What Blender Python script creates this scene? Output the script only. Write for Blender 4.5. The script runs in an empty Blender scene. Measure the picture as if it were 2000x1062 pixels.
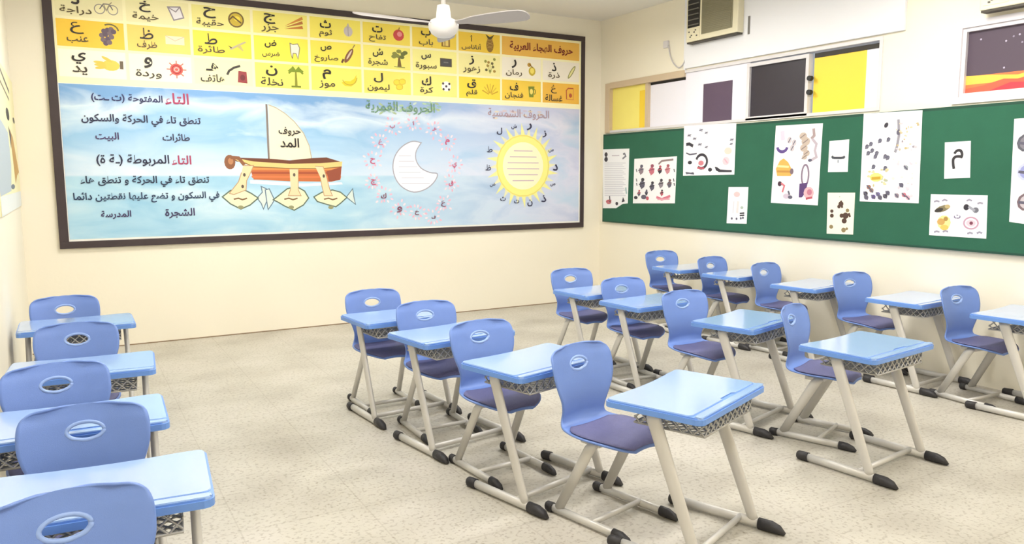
import bpy, bmesh, math, random
from mathutils import Vector, Matrix
SC = bpy.context.scene
COL = SC.collection
R = math.radians

# ------------------------------------------------------------------ camera, world, exposure
CAM = Vector((0, 0, 1.65)); FPX = 1499.0
YAW, PIT, ROL = R(29.9), R(7.07), R(-.12)
FW = Vector((math.sin(YAW)*math.cos(PIT), math.cos(YAW)*math.cos(PIT), -math.sin(PIT)))
_r = Vector((math.cos(YAW), -math.sin(YAW), 0)); _u = _r.cross(FW)
RT = _r*math.cos(ROL) + _u*math.sin(ROL); UP = _u*math.cos(ROL) - _r*math.sin(ROL)
cd = bpy.data.cameras.new('camera'); co = bpy.data.objects.new('camera', cd); COL.objects.link(co)
cd.sensor_width = 36; cd.lens = FPX/2000*36; cd.clip_start = .05
m3 = Matrix((RT, UP, -FW)).transposed()
co.matrix_world = Matrix.Translation(CAM) @ m3.to_4x4()
SC.camera = co
w = bpy.data.worlds.new('world'); SC.world = w; w.use_nodes = True
w.node_tree.nodes['Background'].inputs[0].default_value = (.8, .88, 1, 1)
w.node_tree.nodes['Background'].inputs[1].default_value = .5
SC.view_settings.view_transform = 'Standard'; SC.view_settings.look = 'None'
SC.view_settings.gamma = 1; SC.view_settings.use_curve_mapping = False
SC.view_settings.exposure = 0.0
LAMP_W = 45.5                      # watts of each added, unseen ceiling lamp

# room (metres)
XL, XR, YB, YF, ZC = -.385, 6.17, 8.37, -1.6, 3.66

def ray(px, py): return FW + RT*((px-1000)/FPX) - UP*((py-531)/FPX)
def atx(px, py, X=XR):             # (Y, Z) on a plane of constant X
    d = ray(px, py); t = X/d.x; return (d.y*t, 1.65+d.z*t)
def aty(px, py, Y=YB):             # (X, Z) on a plane of constant Y
    d = ray(px, py); t = Y/d.y; return (d.x*t, 1.65+d.z*t)
def atz(px, py, Z):
    d = ray(px, py); t = (Z-1.65)/d.z; return Vector((d.x*t, d.y*t, Z))

# ------------------------------------------------------------------ materials
def lin(c): return tuple(((v/255)/12.92 if v/255 <= .04045 else ((v/255+.055)/1.055)**2.4) for v in c)
_mc = {}
def mat(rgb, rough=.5, metal=0, name=None, bump=0, bscale=60, var=0, vscale=6, coat=0):
    key = (rgb, rough, metal, bump, bscale, var, coat)
    if key in _mc: return _mc[key]
    m = bpy.data.materials.new(name or 'paint_%d_%d_%d' % rgb); m.use_nodes = True
    nt = m.node_tree; b = nt.nodes['Principled BSDF']; c = lin(rgb)
    b.inputs['Base Color'].default_value = (*c, 1); b.inputs['Roughness'].default_value = rough
    b.inputs['Metallic'].default_value = metal
    if coat: b.inputs['Coat Weight'].default_value = coat; b.inputs['Coat Roughness'].default_value = .12; b.inputs['Coat IOR'].default_value = 1.65
    if var or bump: tc = nt.nodes.new('ShaderNodeTexCoord')
    if var:
        n = nt.nodes.new('ShaderNodeTexNoise'); n.inputs['Scale'].default_value = vscale; n.inputs['Detail'].default_value = 4
        nt.links.new(tc.outputs['Object'], n.inputs['Vector'])
        mx = nt.nodes.new('ShaderNodeMix'); mx.data_type = 'RGBA'
        mx.inputs[6].default_value = (*[v*(1-var) for v in c], 1); mx.inputs[7].default_value = (*[min(1, v*(1+var)) for v in c], 1)
        nt.links.new(n.outputs['Fac'], mx.inputs[0]); nt.links.new(mx.outputs[2], b.inputs['Base Color'])
    if bump:
        n = nt.nodes.new('ShaderNodeTexNoise'); n.inputs['Scale'].default_value = bscale
        nt.links.new(tc.outputs['Object'], n.inputs['Vector'])
        bp = nt.nodes.new('ShaderNodeBump'); bp.inputs['Strength'].default_value = bump; bp.inputs['Distance'].default_value = .01
        nt.links.new(n.outputs['Fac'], bp.inputs['Height']); nt.links.new(bp.outputs[0], b.inputs['Normal'])
    _mc[key] = m
    return m
def ramp(nt, fac, stops):
    r = nt.nodes.new('ShaderNodeValToRGB'); e = r.color_ramp.elements
    while len(e) < len(stops): e.new(.5)
    for k, (p, c) in enumerate(stops): e[k].position = p; e[k].color = (*lin(c), 1)
    nt.links.new(fac, r.inputs[0]); return r.outputs[0]

CREAM = mat((243, 236, 217), .75, name='cream_wall_paint', bump=.08, bscale=25, var=.025, vscale=1.2)
CEIL = mat((240, 237, 230), .8, name='ceiling_paint', bump=.05, bscale=20)
WHITEP = mat((240, 240, 244), .5, name='white_panel')
FRAMEW = mat((220, 216, 217), .4, name='white_window_frame')
FRAMEB = mat((206, 186, 158), .45, name='beige_window_frame')
BLACK = mat((34, 32, 32), .6, name='black_plastic')
CHAIRB = mat((114, 144, 212), .42, name='chair_blue_plastic', bump=.12, bscale=420, var=.05, vscale=9)
SEATP = mat((104, 104, 146), .6, name='seat_shade_purple', bump=.4, bscale=260, var=.10, vscale=40)  # shade and dark reflection on the seat put into this colour
RINGB = mat((150, 178, 234), .35, name='chair_rim_blue')
DESKT = mat((158, 190, 238), .24, name='desk_top_sheen_blue', bump=.02, bscale=300, var=.03, vscale=5, coat=1)  # lighter than the edge: ceiling reflection painted into the blue
DESKE = mat((108, 150, 220), .35, name='desk_edge_blue')
METAL = mat((206, 203, 197), .4, .2, name='grey_steel_paint', var=.04, vscale=14)
MESHM = mat((176, 174, 170), .4, .4, name='basket_steel')
CAPB = mat((44, 42, 44), .55, name='black_foot_cap', bump=.15, bscale=90)
FRAMED = mat((62, 50, 52), .5, name='dark_frame', var=.2, vscale=8)
GREEN = mat((44, 100, 76), .95, name='green_felt', bump=.25, bscale=350, var=.10, vscale=5)

def floor_material():
    m = bpy.data.materials.new('terrazzo_tiles'); m.use_nodes = True; nt = m.node_tree; N = nt.nodes; L = nt.links
    b = N['Principled BSDF']; tc = N.new('ShaderNodeTexCoord')
    n1 = N.new('ShaderNodeTexNoise'); n1.inputs['Scale'].default_value = 1.6; n1.inputs['Detail'].default_value = 5
    n2 = N.new('ShaderNodeTexNoise'); n2.inputs['Scale'].default_value = 48; n2.inputs['Detail'].default_value = 3
    v = N.new('ShaderNodeTexVoronoi'); v.inputs['Scale'].default_value = 26
    for n in (n1, n2, v): L.new(tc.outputs['Object'], n.inputs['Vector'])
    base = ramp(nt, n1.outputs['Fac'], [(.3, (172, 166, 153)), (.5, (190, 185, 172)), (.7, (200, 194, 183))])
    sp = ramp(nt, n2.outputs['Fac'], [(.36, (168, 156, 140)), (.47, (255, 255, 255)), (1, (255, 255, 255))])
    mx = N.new('ShaderNodeMix'); mx.data_type = 'RGBA'; mx.blend_type = 'MULTIPLY'; mx.inputs[0].default_value = .38
    L.new(base, mx.inputs[6]); L.new(sp, mx.inputs[7])
    chip = ramp(nt, v.outputs['Distance'], [(0, (150, 138, 122)), (.10, (190, 180, 166)), (.2, (255, 255, 255))])
    m2 = N.new('ShaderNodeMix'); m2.data_type = 'RGBA'; m2.blend_type = 'MULTIPLY'; m2.inputs[0].default_value = .5
    L.new(mx.outputs[2], m2.inputs[6]); L.new(chip, m2.inputs[7])
    br = N.new('ShaderNodeTexBrick'); br.offset = 0; br.inputs['Scale'].default_value = 1
    br.inputs['Brick Width'].default_value = .6; br.inputs['Row Height'].default_value = .6; br.inputs['Mortar Size'].default_value = .004
    br.inputs['Color1'].default_value = (1, 1, 1, 1); br.inputs['Color2'].default_value = (.95, .94, .93, 1); br.inputs['Mortar'].default_value = (.55, .5, .44, 1)
    L.new(tc.outputs['Object'], br.inputs['Vector'])
    m4 = N.new('ShaderNodeMix'); m4.data_type = 'RGBA'; m4.blend_type = 'MULTIPLY'; m4.inputs[0].default_value = .28
    L.new(m2.outputs[2], m4.inputs[6]); L.new(br.outputs['Color'], m4.inputs[7])
    L.new(m4.outputs[2], b.inputs['Base Color']); b.inputs['Roughness'].default_value = .42
    bp = N.new('ShaderNodeBump'); bp.inputs['Strength'].default_value = .06; bp.inputs['Distance'].default_value = .01
    L.new(n2.outputs['Fac'], bp.inputs['Height']); L.new(bp.outputs[0], b.inputs['Normal'])
    return m

def sky_print_material():
    """printed sky over a strip of sea on the lower half of the alphabet poster (world X / Z = poster plane)"""
    m = bpy.data.materials.new('printed_sky_and_sea'); m.use_nodes = True; nt = m.node_tree; N = nt.nodes; L = nt.links
    b = N['Principled BSDF']; b.inputs['Roughness'].default_value = .45
    g = N.new('ShaderNodeNewGeometry'); s = N.new('ShaderNodeSeparateXYZ'); L.new(g.outputs['Position'], s.inputs[0])
    mp = N.new('ShaderNodeMapping'); mp.inputs['Scale'].default_value = (.8, 1, 2.2); L.new(g.outputs['Position'], mp.inputs[0])
    n = N.new('ShaderNodeTexNoise'); n.inputs['Scale'].default_value = 1.5; n.inputs['Detail'].default_value = 6; n.inputs['Distortion'].default_value = .8
    L.new(mp.outputs[0], n.inputs['Vector'])
    hz = N.new('ShaderNodeMapRange'); hz.inputs[1].default_value = 1.1; hz.inputs[2].default_value = 2.5; L.new(s.outputs[2], hz.inputs[0])
    sh = N.new('ShaderNodeMath'); sh.operation = 'MULTIPLY_ADD'; sh.inputs[1].default_value = .55; L.new(n.outputs['Fac'], sh.inputs[0])
    sub = N.new('ShaderNodeMath'); sub.operation = 'SUBTRACT'; L.new(hz.outputs[0], sub.inputs[0]); sub.inputs[1].default_value = .27
    L.new(sub.outputs[0], sh.inputs[2])
    sky = ramp(nt, sh.outputs[0], [(.0, (190, 220, 240)), (.30, (224, 234, 246)), (.55, (186, 216, 240)), (.72, (150, 194, 230)), (.86, (214, 232, 246)), (1, (120, 166, 216))])
    sea = ramp(nt, n.outputs['Fac'], [(.3, (150, 198, 226)), (.5, (176, 214, 234)), (.7, (214, 234, 244))])
    lt = N.new('ShaderNodeMapRange'); lt.inputs[1].default_value = 1.675; lt.inputs[2].default_value = 1.655; L.new(s.outputs[2], lt.inputs[0])
    m1 = N.new('ShaderNodeMix'); m1.data_type = 'RGBA'; L.new(lt.outputs[0], m1.inputs[0]); L.new(sky, m1.inputs[6]); L.new(sea, m1.inputs[7])
    vio = ramp(nt, n.outputs['Fac'], [(.3, (196, 196, 226)), (.5, (226, 220, 240)), (.7, (186, 206, 232))])
    rx = N.new('ShaderNodeMapRange'); rx.inputs[1].default_value = 2.6; rx.inputs[2].default_value = 5.6; rx.inputs[4].default_value = .75; L.new(s.outputs[0], rx.inputs[0])
    m2 = N.new('ShaderNodeMix'); m2.data_type = 'RGBA'; L.new(rx.outputs[0], m2.inputs[0]); L.new(m1.outputs[2], m2.inputs[6]); L.new(vio, m2.inputs[7])
    L.new(m2.outputs[2], b.inputs['Base Color'])
    return m

# ------------------------------------------------------------------ mesh helpers
def box(bm, a, b, mi=0, bev=0):
    x0, y0, z0 = a; x1, y1, z1 = b
    vs = [bm.verts.new(p) for p in ((x0,y0,z0),(x1,y0,z0),(x1,y1,z0),(x0,y1,z0),(x0,y0,z1),(x1,y0,z1),(x1,y1,z1),(x0,y1,z1))]
    fs = [bm.faces.new([vs[i] for i in f]) for f in ((3,2,1,0),(4,5,6,7),(0,1,5,4),(1,2,6,5),(2,3,7,6),(3,0,4,7))]
    for f in fs: f.material_index = mi
    if bev:
        es = list({e for f in fs for e in f.edges})
        r = bmesh.ops.bevel(bm, geom=es, offset=bev, segments=2, affect='EDGES', profile=.5)
        for f in r['faces']: f.material_index = mi
def tube(bm, pts, ru, rv=None, n=12, hint=(0, 0, 1), mi=0, cap=True):
    """tube through pts; radii (one pair or one per point); ru across, rv along hint"""
    pts = [Vector(p) for p in pts]; rv = ru if rv is None else rv
    RU = ru if isinstance(ru, (list, tuple)) else [ru]*len(pts); RV = rv if isinstance(rv, (list, tuple)) else [rv]*len(pts)
    rings = []
    for k, p in enumerate(pts):
        d = (pts[min(k+1, len(pts)-1)] - pts[max(k-1, 0)]).normalized()
        h = Vector(hint); a = d.cross(h)
        if a.length < 1e-4: a = d.cross(Vector((1, 0, 0)))
        a.normalize(); b = a.cross(d).normalized()
        rings.append([bm.verts.new(p + a*RU[k]*math.cos(2*math.pi*i/n) + b*RV[k]*math.sin(2*math.pi*i/n)) for i in range(n)])
    for r0, r1 in zip(rings, rings[1:]):
        for i in range(n):
            f = bm.faces.new((r0[i], r0[(i+1) % n], r1[(i+1) % n], r1[i])); f.material_index = mi; f.smooth = True
    if cap:
        f = bm.faces.new(list(reversed(rings[0]))); f.material_index = mi
        f = bm.faces.new(rings[-1]); f.material_index = mi
def lathe(bm, prof, n=28, mi=0, c=(0, 0)):
    rings = [[bm.verts.new((c[0]+r*math.cos(2*math.pi*i/n), c[1]+r*math.sin(2*math.pi*i/n), z)) for i in range(n)] for r, z in prof]
    for r0, r1 in zip(rings, rings[1:]):
        for i in range(n):
            f = bm.faces.new((r0[i], r0[(i+1) % n], r1[(i+1) % n], r1[i])); f.material_index = mi; f.smooth = True
    bm.faces.new(rings[0][::-1]).material_index = mi; bm.faces.new(rings[-1]).material_index = mi
def slab(bm, out, z0, z1, mi=0, bev=0):
    lo = [bm.verts.new((x, y, z0)) for x, y in out]; hi = [bm.verts.new((x, y, z1)) for x, y in out]; n = len(out)
    top = bm.faces.new(hi); top.material_index = mi; bm.faces.new(lo[::-1]).material_index = mi
    for i in range(n): bm.faces.new((lo[i], lo[(i+1) % n], hi[(i+1) % n], hi[i])).material_index = mi
    if bev:
        r = bmesh.ops.bevel(bm, geom=list(top.edges), offset=bev, segments=2, affect='EDGES')
        for f in r['faces']: f.material_index = mi
def obj(name, bm, mats, parent=None, loc=None):
    bmesh.ops.recalc_face_normals(bm, faces=bm.faces)
    me = bpy.data.meshes.new(name); bm.to_mesh(me); bm.free()
    for m in (mats if isinstance(mats, (list, tuple)) else [mats]): me.materials.append(m)
    o = bpy.data.objects.new(name, me); COL.objects.link(o)
    if parent: o.parent = parent
    if loc: o.location = loc
    return o
def tag(o, label, cat, group=None):
    o['label'] = label; o['category'] = cat
    if group: o['group'] = group
    return o
def empty(name, loc=(0, 0, 0), rz=0):
    o = bpy.data.objects.new(name, None); COL.objects.link(o); o.location = loc; o.rotation_euler = (0, 0, rz); o.empty_display_size = .1
    return o
def copy_tree(o, parent=None):
    c = o.copy(); COL.objects.link(c)
    if parent: c.parent = parent
    for ch in o.children: copy_tree(ch, c)
    return c
def struct(name, bm, m):
    o = obj(name, bm, m); o['kind'] = 'structure'; return o

# ------------------------------------------------------------------ flat printed things
class Flat:
    """flat artwork on a wall: every colour a material slot, every layer a hair further out"""
    def __init__(s, P): s.P = P; s.bm = bmesh.new(); s.mats = []; s.k = 1; s.step = .00002
    def mi(s, m):
        if isinstance(m, tuple): m = mat(m, .55)
        if m not in s.mats: s.mats.append(m)
        return s.mats.index(m)
    def poly(s, pts, m, depth=None):
        d = s.k*s.step if depth is None else depth; s.k += 1
        vs = [s.bm.verts.new(s.P(u, v, d)) for u, v in pts]
        try: f = s.bm.faces.new(vs)
        except ValueError: return
        f.material_index = s.mi(m)
    def rect(s, u0, v0, u1, v1, m, depth=None): s.poly([(u0, v0), (u1, v0), (u1, v1), (u0, v1)], m, depth)
    def ell(s, u, v, ru, rv, m, rot=0, n=14):
        c, q = math.cos(rot), math.sin(rot)
        s.poly([(u+ru*math.cos(t)*c-rv*math.sin(t)*q, v+ru*math.cos(t)*q+rv*math.sin(t)*c) for t in [2*math.pi*i/n for i in range(n)]], m)
    def line(s, pts, wd, m, closed=False):
        pts = [p for i, p in enumerate(pts) if i == 0 or math.dist(p, pts[i-1]) > 1e-6]; n = len(pts)
        if n < 2: return
        off = []
        for i, (x, y) in enumerate(pts):
            a = pts[i-1] if (i or closed) else pts[i]; b = pts[(i+1) % n] if (i < n-1 or closed) else pts[i]
            d1 = (x-a[0], y-a[1]); d2 = (b[0]-x, b[1]-y); l1 = math.hypot(*d1); l2 = math.hypot(*d2)
            t1 = (d1[0]/l1, d1[1]/l1) if l1 > 1e-9 else None; t2 = (d2[0]/l2, d2[1]/l2) if l2 > 1e-9 else None
            t1 = t1 or t2; t2 = t2 or t1; nx, ny = -(t1[1]+t2[1]), t1[0]+t2[0]; q = math.hypot(nx, ny)
            if q < .5: nx, ny, q = -t1[1], t1[0], 1
            k = wd/2/max(.45, (-t1[1]*nx+t1[0]*ny)/q); off.append((nx/q*k, ny/q*k))
        d = s.k*s.step; s.k += 1; mi = s.mi(m)
        A = [s.bm.verts.new(s.P(p[0]+o[0], p[1]+o[1], d)) for p, o in zip(pts, off)]; B = [s.bm.verts.new(s.P(p[0]-o[0], p[1]-o[1], d)) for p, o in zip(pts, off)]
        for i in range(n if closed else n-1):
            j = (i+1) % n; s.bm.faces.new((A[i], A[j], B[j], B[i])).material_index = mi
    def ring(s, u, v, ru, rv, wd, m, a0=0, a1=2*math.pi, n=22):
        s.line([(u+ru*math.cos(a0+(a1-a0)*i/n), v+rv*math.sin(a0+(a1-a0)*i/n)) for i in range(n+1)], wd, m)
    def text(s, txt, u0, u1, v, m, hmax=None, bold=.012):
        """text fitted between u0 and u1 (left to right as seen), centred at height v"""
        polys, (x0, y0, x1, y1) = glyphs(txt, bold)
        flip = -1 if u1 < u0 else 1
        sc = abs(u1-u0)/max(x1-x0, 1e-4); sv = sc
        if hmax and (y1-y0)*sc > hmax: sv = hmax/(y1-y0); sc = min(sc, sv*1.6)
        cu, cx, cy = (u0+u1)/2, (x0+x1)/2, (y0+y1)/2
        d = s.k*s.step; s.k += 1; mi = s.mi(m)
        vs_, fs_ = polys
        par = list(range(len(vs_)))
        def root(i):
            while par[i] != i: par[i] = par[par[i]]; i = par[i]
            return i
        for f in fs_:
            for i in f[1:]: par[root(i)] = root(f[0])
        ids = {}; q = [ids.setdefault(root(i), len(ids)) for i in range(len(vs_))]
        vv = [s.bm.verts.new(s.P(cu+flip*(x-cx)*sc, v+(y-cy)*sv, d+(c_ % 6)*.00003)) for (x, y), c_ in zip(vs_, q)]
        for f in fs_:
            try: s.bm.faces.new([vv[i] for i in f]).material_index = mi
            except ValueError: pass
    def done(s, name, parent=None):
        me = bpy.data.meshes.new(name); s.bm.to_mesh(me); s.bm.free()
        for m in s.mats: me.materials.append(m)
        o = bpy.data.objects.new(name, me); COL.objects.link(o)
        if parent: o.parent = parent
        return o

# Arabic joining: isolated, final, initial, medial presentation forms
AR = {}
def _four(ch, c): AR[ch] = (c, c+1, c+2, c+3)
def _two(ch, c): AR[ch] = (c, c+1, None, None)
for ch, c in zip('بتثجحخسشصضطظعغفقكلمنهي', (0xFE8F,0xFE95,0xFE99,0xFE9D,0xFEA1,0xFEA5,0xFEB1,0xFEB5,0xFEB9,0xFEBD,0xFEC1,0xFEC5,0xFEC9,0xFECD,0xFED1,0xFED5,0xFED9,0xFEDD,0xFEE1,0xFEE5,0xFEE9,0xFEF1)): _four(ch, c)
_four('ئ', 0xFE89)
for ch, c in zip('اأةدذرزو', (0xFE8D,0xFE83,0xFE93,0xFEA9,0xFEAB,0xFEAD,0xFEAF,0xFEED)): _two(ch, c)
AR['ء'] = (0xFE80, None, None, None); AR['ـ'] = (0x640, 0x640, 0x640, 0x640)
def shape(t):
    out = []
    for i, ch in enumerate(t):
        if ch not in AR: out.append({'(': ')', ')': '('}.get(ch, ch)); continue
        f = AR[ch]
        pj = i > 0 and t[i-1] in AR and AR[t[i-1]][2] is not None and f[1] is not None
        nj = i+1 < len(t) and t[i+1] in AR and f[2] is not None and AR[t[i+1]][1] is not None
        out.append(chr(f[3] if pj and nj else f[1] if pj else f[2] if nj else f[0]))
    return ''.join(reversed(out))
_gc = {}
def glyphs(txt, bold):
    if (txt, bold) in _gc: return _gc[txt, bold]
    c = bpy.data.curves.new('lettering', 'FONT'); c.body = shape(txt)
    o = bpy.data.objects.new('lettering', c); COL.objects.link(o); best = None
    for res in (2, 3):                     # the outline fill can drop a loop: keep the fullest one
        for d in (0, .003, -.004, -.008):
            c.resolution_u = res; c.offset = max(0, bold+d); bpy.context.view_layer.update()
            me = bpy.data.meshes.new_from_object(o.evaluated_get(bpy.context.evaluated_depsgraph_get()))
            ar = sum(p.area for p in me.polygons)-(0 if res == 2 else .0005*len(txt))
            if best is None or ar > best[0]*1.04: best = (ar, [(v.co.x, v.co.y) for v in me.vertices], [tuple(p.vertices) for p in me.polygons])
            bpy.data.meshes.remove(me)
    vs, fs = best[1:]; bpy.data.objects.remove(o); bpy.data.curves.remove(c)
    xs = [v[0] for v in vs]; ys = [v[1] for v in vs]
    _gc[txt, bold] = ((vs, fs), (min(xs), min(ys), max(xs), max(ys)))
    return _gc[txt, bold]

# ------------------------------------------------------------------ room shell
bm = bmesh.new(); box(bm, (XL-.2, YF-.2, -.1), (XR+.2, YB+.2, 0)); struct('floor', bm, floor_material())
bm = bmesh.new(); box(bm, (XL-.2, YF-.2, ZC), (XR+.2, YB+.2, ZC+.1)); struct('ceiling', bm, CEIL)
bm = bmesh.new(); box(bm, (XL-.2, YB, 0), (XR+.2, YB+.2, ZC)); struct('wall_back', bm, CREAM)
bm = bmesh.new(); box(bm, (XL-.2, YF, 0), (XL, YB, ZC)); struct('wall_left', bm, CREAM)
bm = bmesh.new(); box(bm, (XL-.2, YF-.2, 0), (XR+.2, YF, ZC)); struct('wall_front', bm, CREAM)
# right wall with two window openings
W1 = (4.30, 8.245, 2.215, 2.845); W2 = (1.9, 3.665, 2.215, 2.845)
bm = bmesh.new()
box(bm, (XR, YF, 0), (XR+.2, YB, W1[2])); box(bm, (XR, YF, W1[3]), (XR+.2, YB, ZC))
for a, b in ((YF, W2[0]), (W2[1], W1[0]), (W1[1], YB)): box(bm, (XR, a, W1[2]), (XR+.2, b, W1[3]))
struct('wall_right', bm, CREAM)
bm = bmesh.new(); box(bm, (XL, YB-.006, 0), (XR, YB, .010)); struct('joint_strip_back', bm, mat((146, 124, 98), .7, name='brown_wall_joint'))  # thin brown line where floor and back wall meet

# white cover over the upper opening, the air conditioner sits in it
bm = bmesh.new(); box(bm, (XR-.03, 4.10, 2.86), (XR, 6.75, ZC), 0, .004); box(bm, (XR-.012, 6.752, 2.845), (XR, 6.785, ZC), 0)
struct('trim_1', bm, WHITEP)

def lattice_frame(bm, y0, y1, z0, z1, wd, x0, x1, mi=0):
    box(bm, (x0, y0, z0), (x1, y1, z0+wd), mi); box(bm, (x0, y0, z1-wd), (x1, y1, z1), mi)
    box(bm, (x0, y0, z0+wd), (x1, y0+wd, z1-wd), mi); box(bm, (x0, y1-wd, z0+wd), (x1, y1, z1-wd), mi)
def pane(name, y0, y1, z0, z1, m, parent, x=XR+.03, label=None):
    bm = bmesh.new(); box(bm, (x, y0, z0), (x+.006, y1, z1)); o = obj(name, bm, m, parent)
    if label: o['label'] = label
    return o
YEL = mat((250, 214, 64), .5, name='yellow_window_paper', var=.06, vscale=2)
YELP = mat((252, 234, 126), .5, name='pale_yellow_window_paper', var=.08, vscale=2)
DARKF = mat((48, 42, 52), .45, name='dark_window_film', var=.12, vscale=3)
PURF = mat((90, 73, 94), .45, name='purple_window_film', var=.12, vscale=3)
PW = mat((238, 236, 246), .4, name='white_window_board')
bm = bmesh.new(); lattice_frame(bm, *W1, .03, XR-.012, XR+.1)
win1 = struct('window_1', bm, FRAMEW)
bm = bmesh.new(); box(bm, (XR-.02, 8.15, W1[2]), (XR+.05, 8.25, W1[3])); box(bm, (XR-.02, 6.76, 2.775), (XR+.05, 8.15, 2.85))
box(bm, (XR-.005, 7.40, W1[2]), (XR+.05, 7.46, 2.775))
f = obj('window_frame', bm, FRAMEB, win1); f['label'] = 'beige wooden frame'
pane('pane', 7.46, 8.15, W1[2], 2.778, YELP, win1, label='pane papered pale yellow')
bm = bmesh.new(); box(bm, (XR+.025, 8.03-.57, W1[2]), (XR+.03, 7.60, 2.70)); obj('paper_strip', bm, YEL, win1)
pane('pane', 6.76, 7.40, W1[2], 2.745, PW, win1, label='pane covered with white board')
pane('transom_gap', 6.76, 7.40, 2.745, 2.776, BLACK, win1)
pane('board', 5.80, 6.76, W1[2], 2.845, PW, win1, x=XR+.005, label='white board with dark film square')
pane('film', 6.04, 6.465, 2.225, 2.66, PURF, win1, x=XR-.004, label='dull purple film')
bm = bmesh.new(); lattice_frame(bm, 5.06, 5.83, 2.225, 2.80, .035, XR-.012, XR+.05)
obj('sash', bm, FRAMEW, win1)
pane('pane', 5.10, 5.79, 2.255, 2.77, DARKF, win1, x=XR+.012, label='pane covered with dark film')
pane('pane', 4.475, 5.03, 2.245, 2.757, YEL, win1, label='pane papered bright yellow')
pane('pane', 4.34, 4.475, 2.25, 2.76, PW, win1, label='white strip of pane')
pane('transom_gap', 4.34, 5.03, 2.755, 2.80, mat((60, 56, 50), .7), win1)
for z in (2.44, 2.57):
    bm = bmesh.new(); tube(bm, [(XR-.03, 5.04, z), (XR+.01, 5.04, z)], .024); obj('latch', bm, BLACK, win1)
bm = bmesh.new(); lattice_frame(bm, *W2, .05, XR-.015, XR+.1, 0); lattice_frame(bm, W2[0]+.05, W2[1]-.05, W2[2]+.05, W2[3]-.05, .03, XR, XR+.08)
win2 = struct('window_2', bm, mat((222, 218, 222), .4, name='grey_white_window_frame'))
# night-sky film with a red and orange ridge
X2 = XR+.03
F = Flat(lambda u, v, d: (X2-.001-d*4, u, v))
F.rect(1.98, 2.29, 3.585, 2.765, (84, 70, 84)); F.rect(1.98, 2.29, 3.585, 2.425, (236, 120, 70))
F.poly([(3.585, 2.36), (3.585, 2.43), (3.4, 2.42), (3.2, 2.40), (3.05, 2.43), (2.9, 2.41), (1.98, 2.43), (1.98, 2.36)], (250, 196, 80))
F.poly([(3.585, 2.29), (3.585, 2.33), (3.45, 2.345), (3.3, 2.38), (3.2, 2.37), (3.05, 2.40), (2.9, 2.37), (1.98, 2.39), (1.98, 2.29)], (232, 96, 70))
F.poly([(3.4, 2.30), (3.25, 2.35), (3.1, 2.34), (2.95, 2.36), (1.98, 2.37), (1.98, 2.30)], (214, 60, 72))
rn = random.Random(4)
for k in range(26): F.ell(rn.uniform(2.0, 3.55), rn.uniform(2.46, 2.74), .008, .008, rn.choice([(150, 140, 160), (190, 180, 200), (110, 96, 116)]), n=6)
f = F.done('pane', win2); f['label'] = 'picture film of a dark sky over a red ridge'
pane('backing', 1.98, 3.60, 2.27, 2.77, mat((90, 80, 90), .5), win2)

# ------------------------------------------------------------------ added ceiling lamps, out of view, to light the room
lamp_spots = [(1.3, .6), (4.6, .6), (1.3, 3.4), (4.6, 3.4), (1.2, 6.7), (4.3, 6.1)]
TUBEM = bpy.data.materials.new('lit_tube'); TUBEM.use_nodes = True
_b = TUBEM.node_tree.nodes['Principled BSDF']; _b.inputs['Emission Color'].default_value = (1, .97, .92, 1); _b.inputs['Emission Strength'].default_value = 6
lamp0 = None
for i, (x, y) in enumerate(lamp_spots):
    if lamp0 is None:
        lamp0 = empty('added_lamp'); tag(lamp0, 'added twin tube batten, out of view, lighting the room', 'lamp', 'added battens lighting the room')
        bm = bmesh.new(); box(bm, (-.62, -.06, -.24), (.62, .06, -.19), 0, .008)
        for s in (-1, 1): tube(bm, [(s*.45, 0, 0), (s*.45, 0, -.20)], .008)
        obj('housing', bm, WHITEP, lamp0)
        for s in (-1, 1):
            bm = bmesh.new(); tube(bm, [(-.58, s*.04, -.258), (.58, s*.04, -.258)], .014); obj('tube', bm, TUBEM, lamp0)
        ld = bpy.data.lights.new('added_room_light', 'AREA'); ld.shape = 'RECTANGLE'; ld.size = 1.2; ld.size_y = .3; ld.energy = LAMP_W; ld.color = (1, .985, .965)
        lo = bpy.data.objects.new('added_room_light', ld); COL.objects.link(lo); lo.parent = lamp0; lo.location = (0, 0, -.285)
        ld = bpy.data.lights.new('added_ceiling_fill', 'AREA'); ld.shape = 'RECTANGLE'; ld.size = 1.2; ld.size_y = .2; ld.energy = LAMP_W*.42; ld.color = (1, .985, .965)  # added upward light to brighten the ceiling
        lo = bpy.data.objects.new('added_ceiling_fill', ld); COL.objects.link(lo); lo.parent = lamp0; lo.location = (0, 0, -.17); lo.rotation_euler = (math.pi, 0, 0)
        o = lamp0
    else: o = copy_tree(lamp0)
    o.location = (x, y, ZC)

# ------------------------------------------------------------------ school chair
def catmull(P, n):
    out = []
    for i in range(len(P)-1):
        p0, p1, p2, p3 = P[max(i-1, 0)], P[i], P[i+1], P[min(i+2, len(P)-1)]
        for k in range(n):
            t = k/n
            out.append(tuple(.5*(2*b+(c-a)*t+(2*a-5*b+4*c-d)*t*t+(-a+3*b-3*c+d)*t**3) for a, b, c, d in zip(p0, p1, p2, p3)))
    out.append(P[-1]); return out
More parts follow.
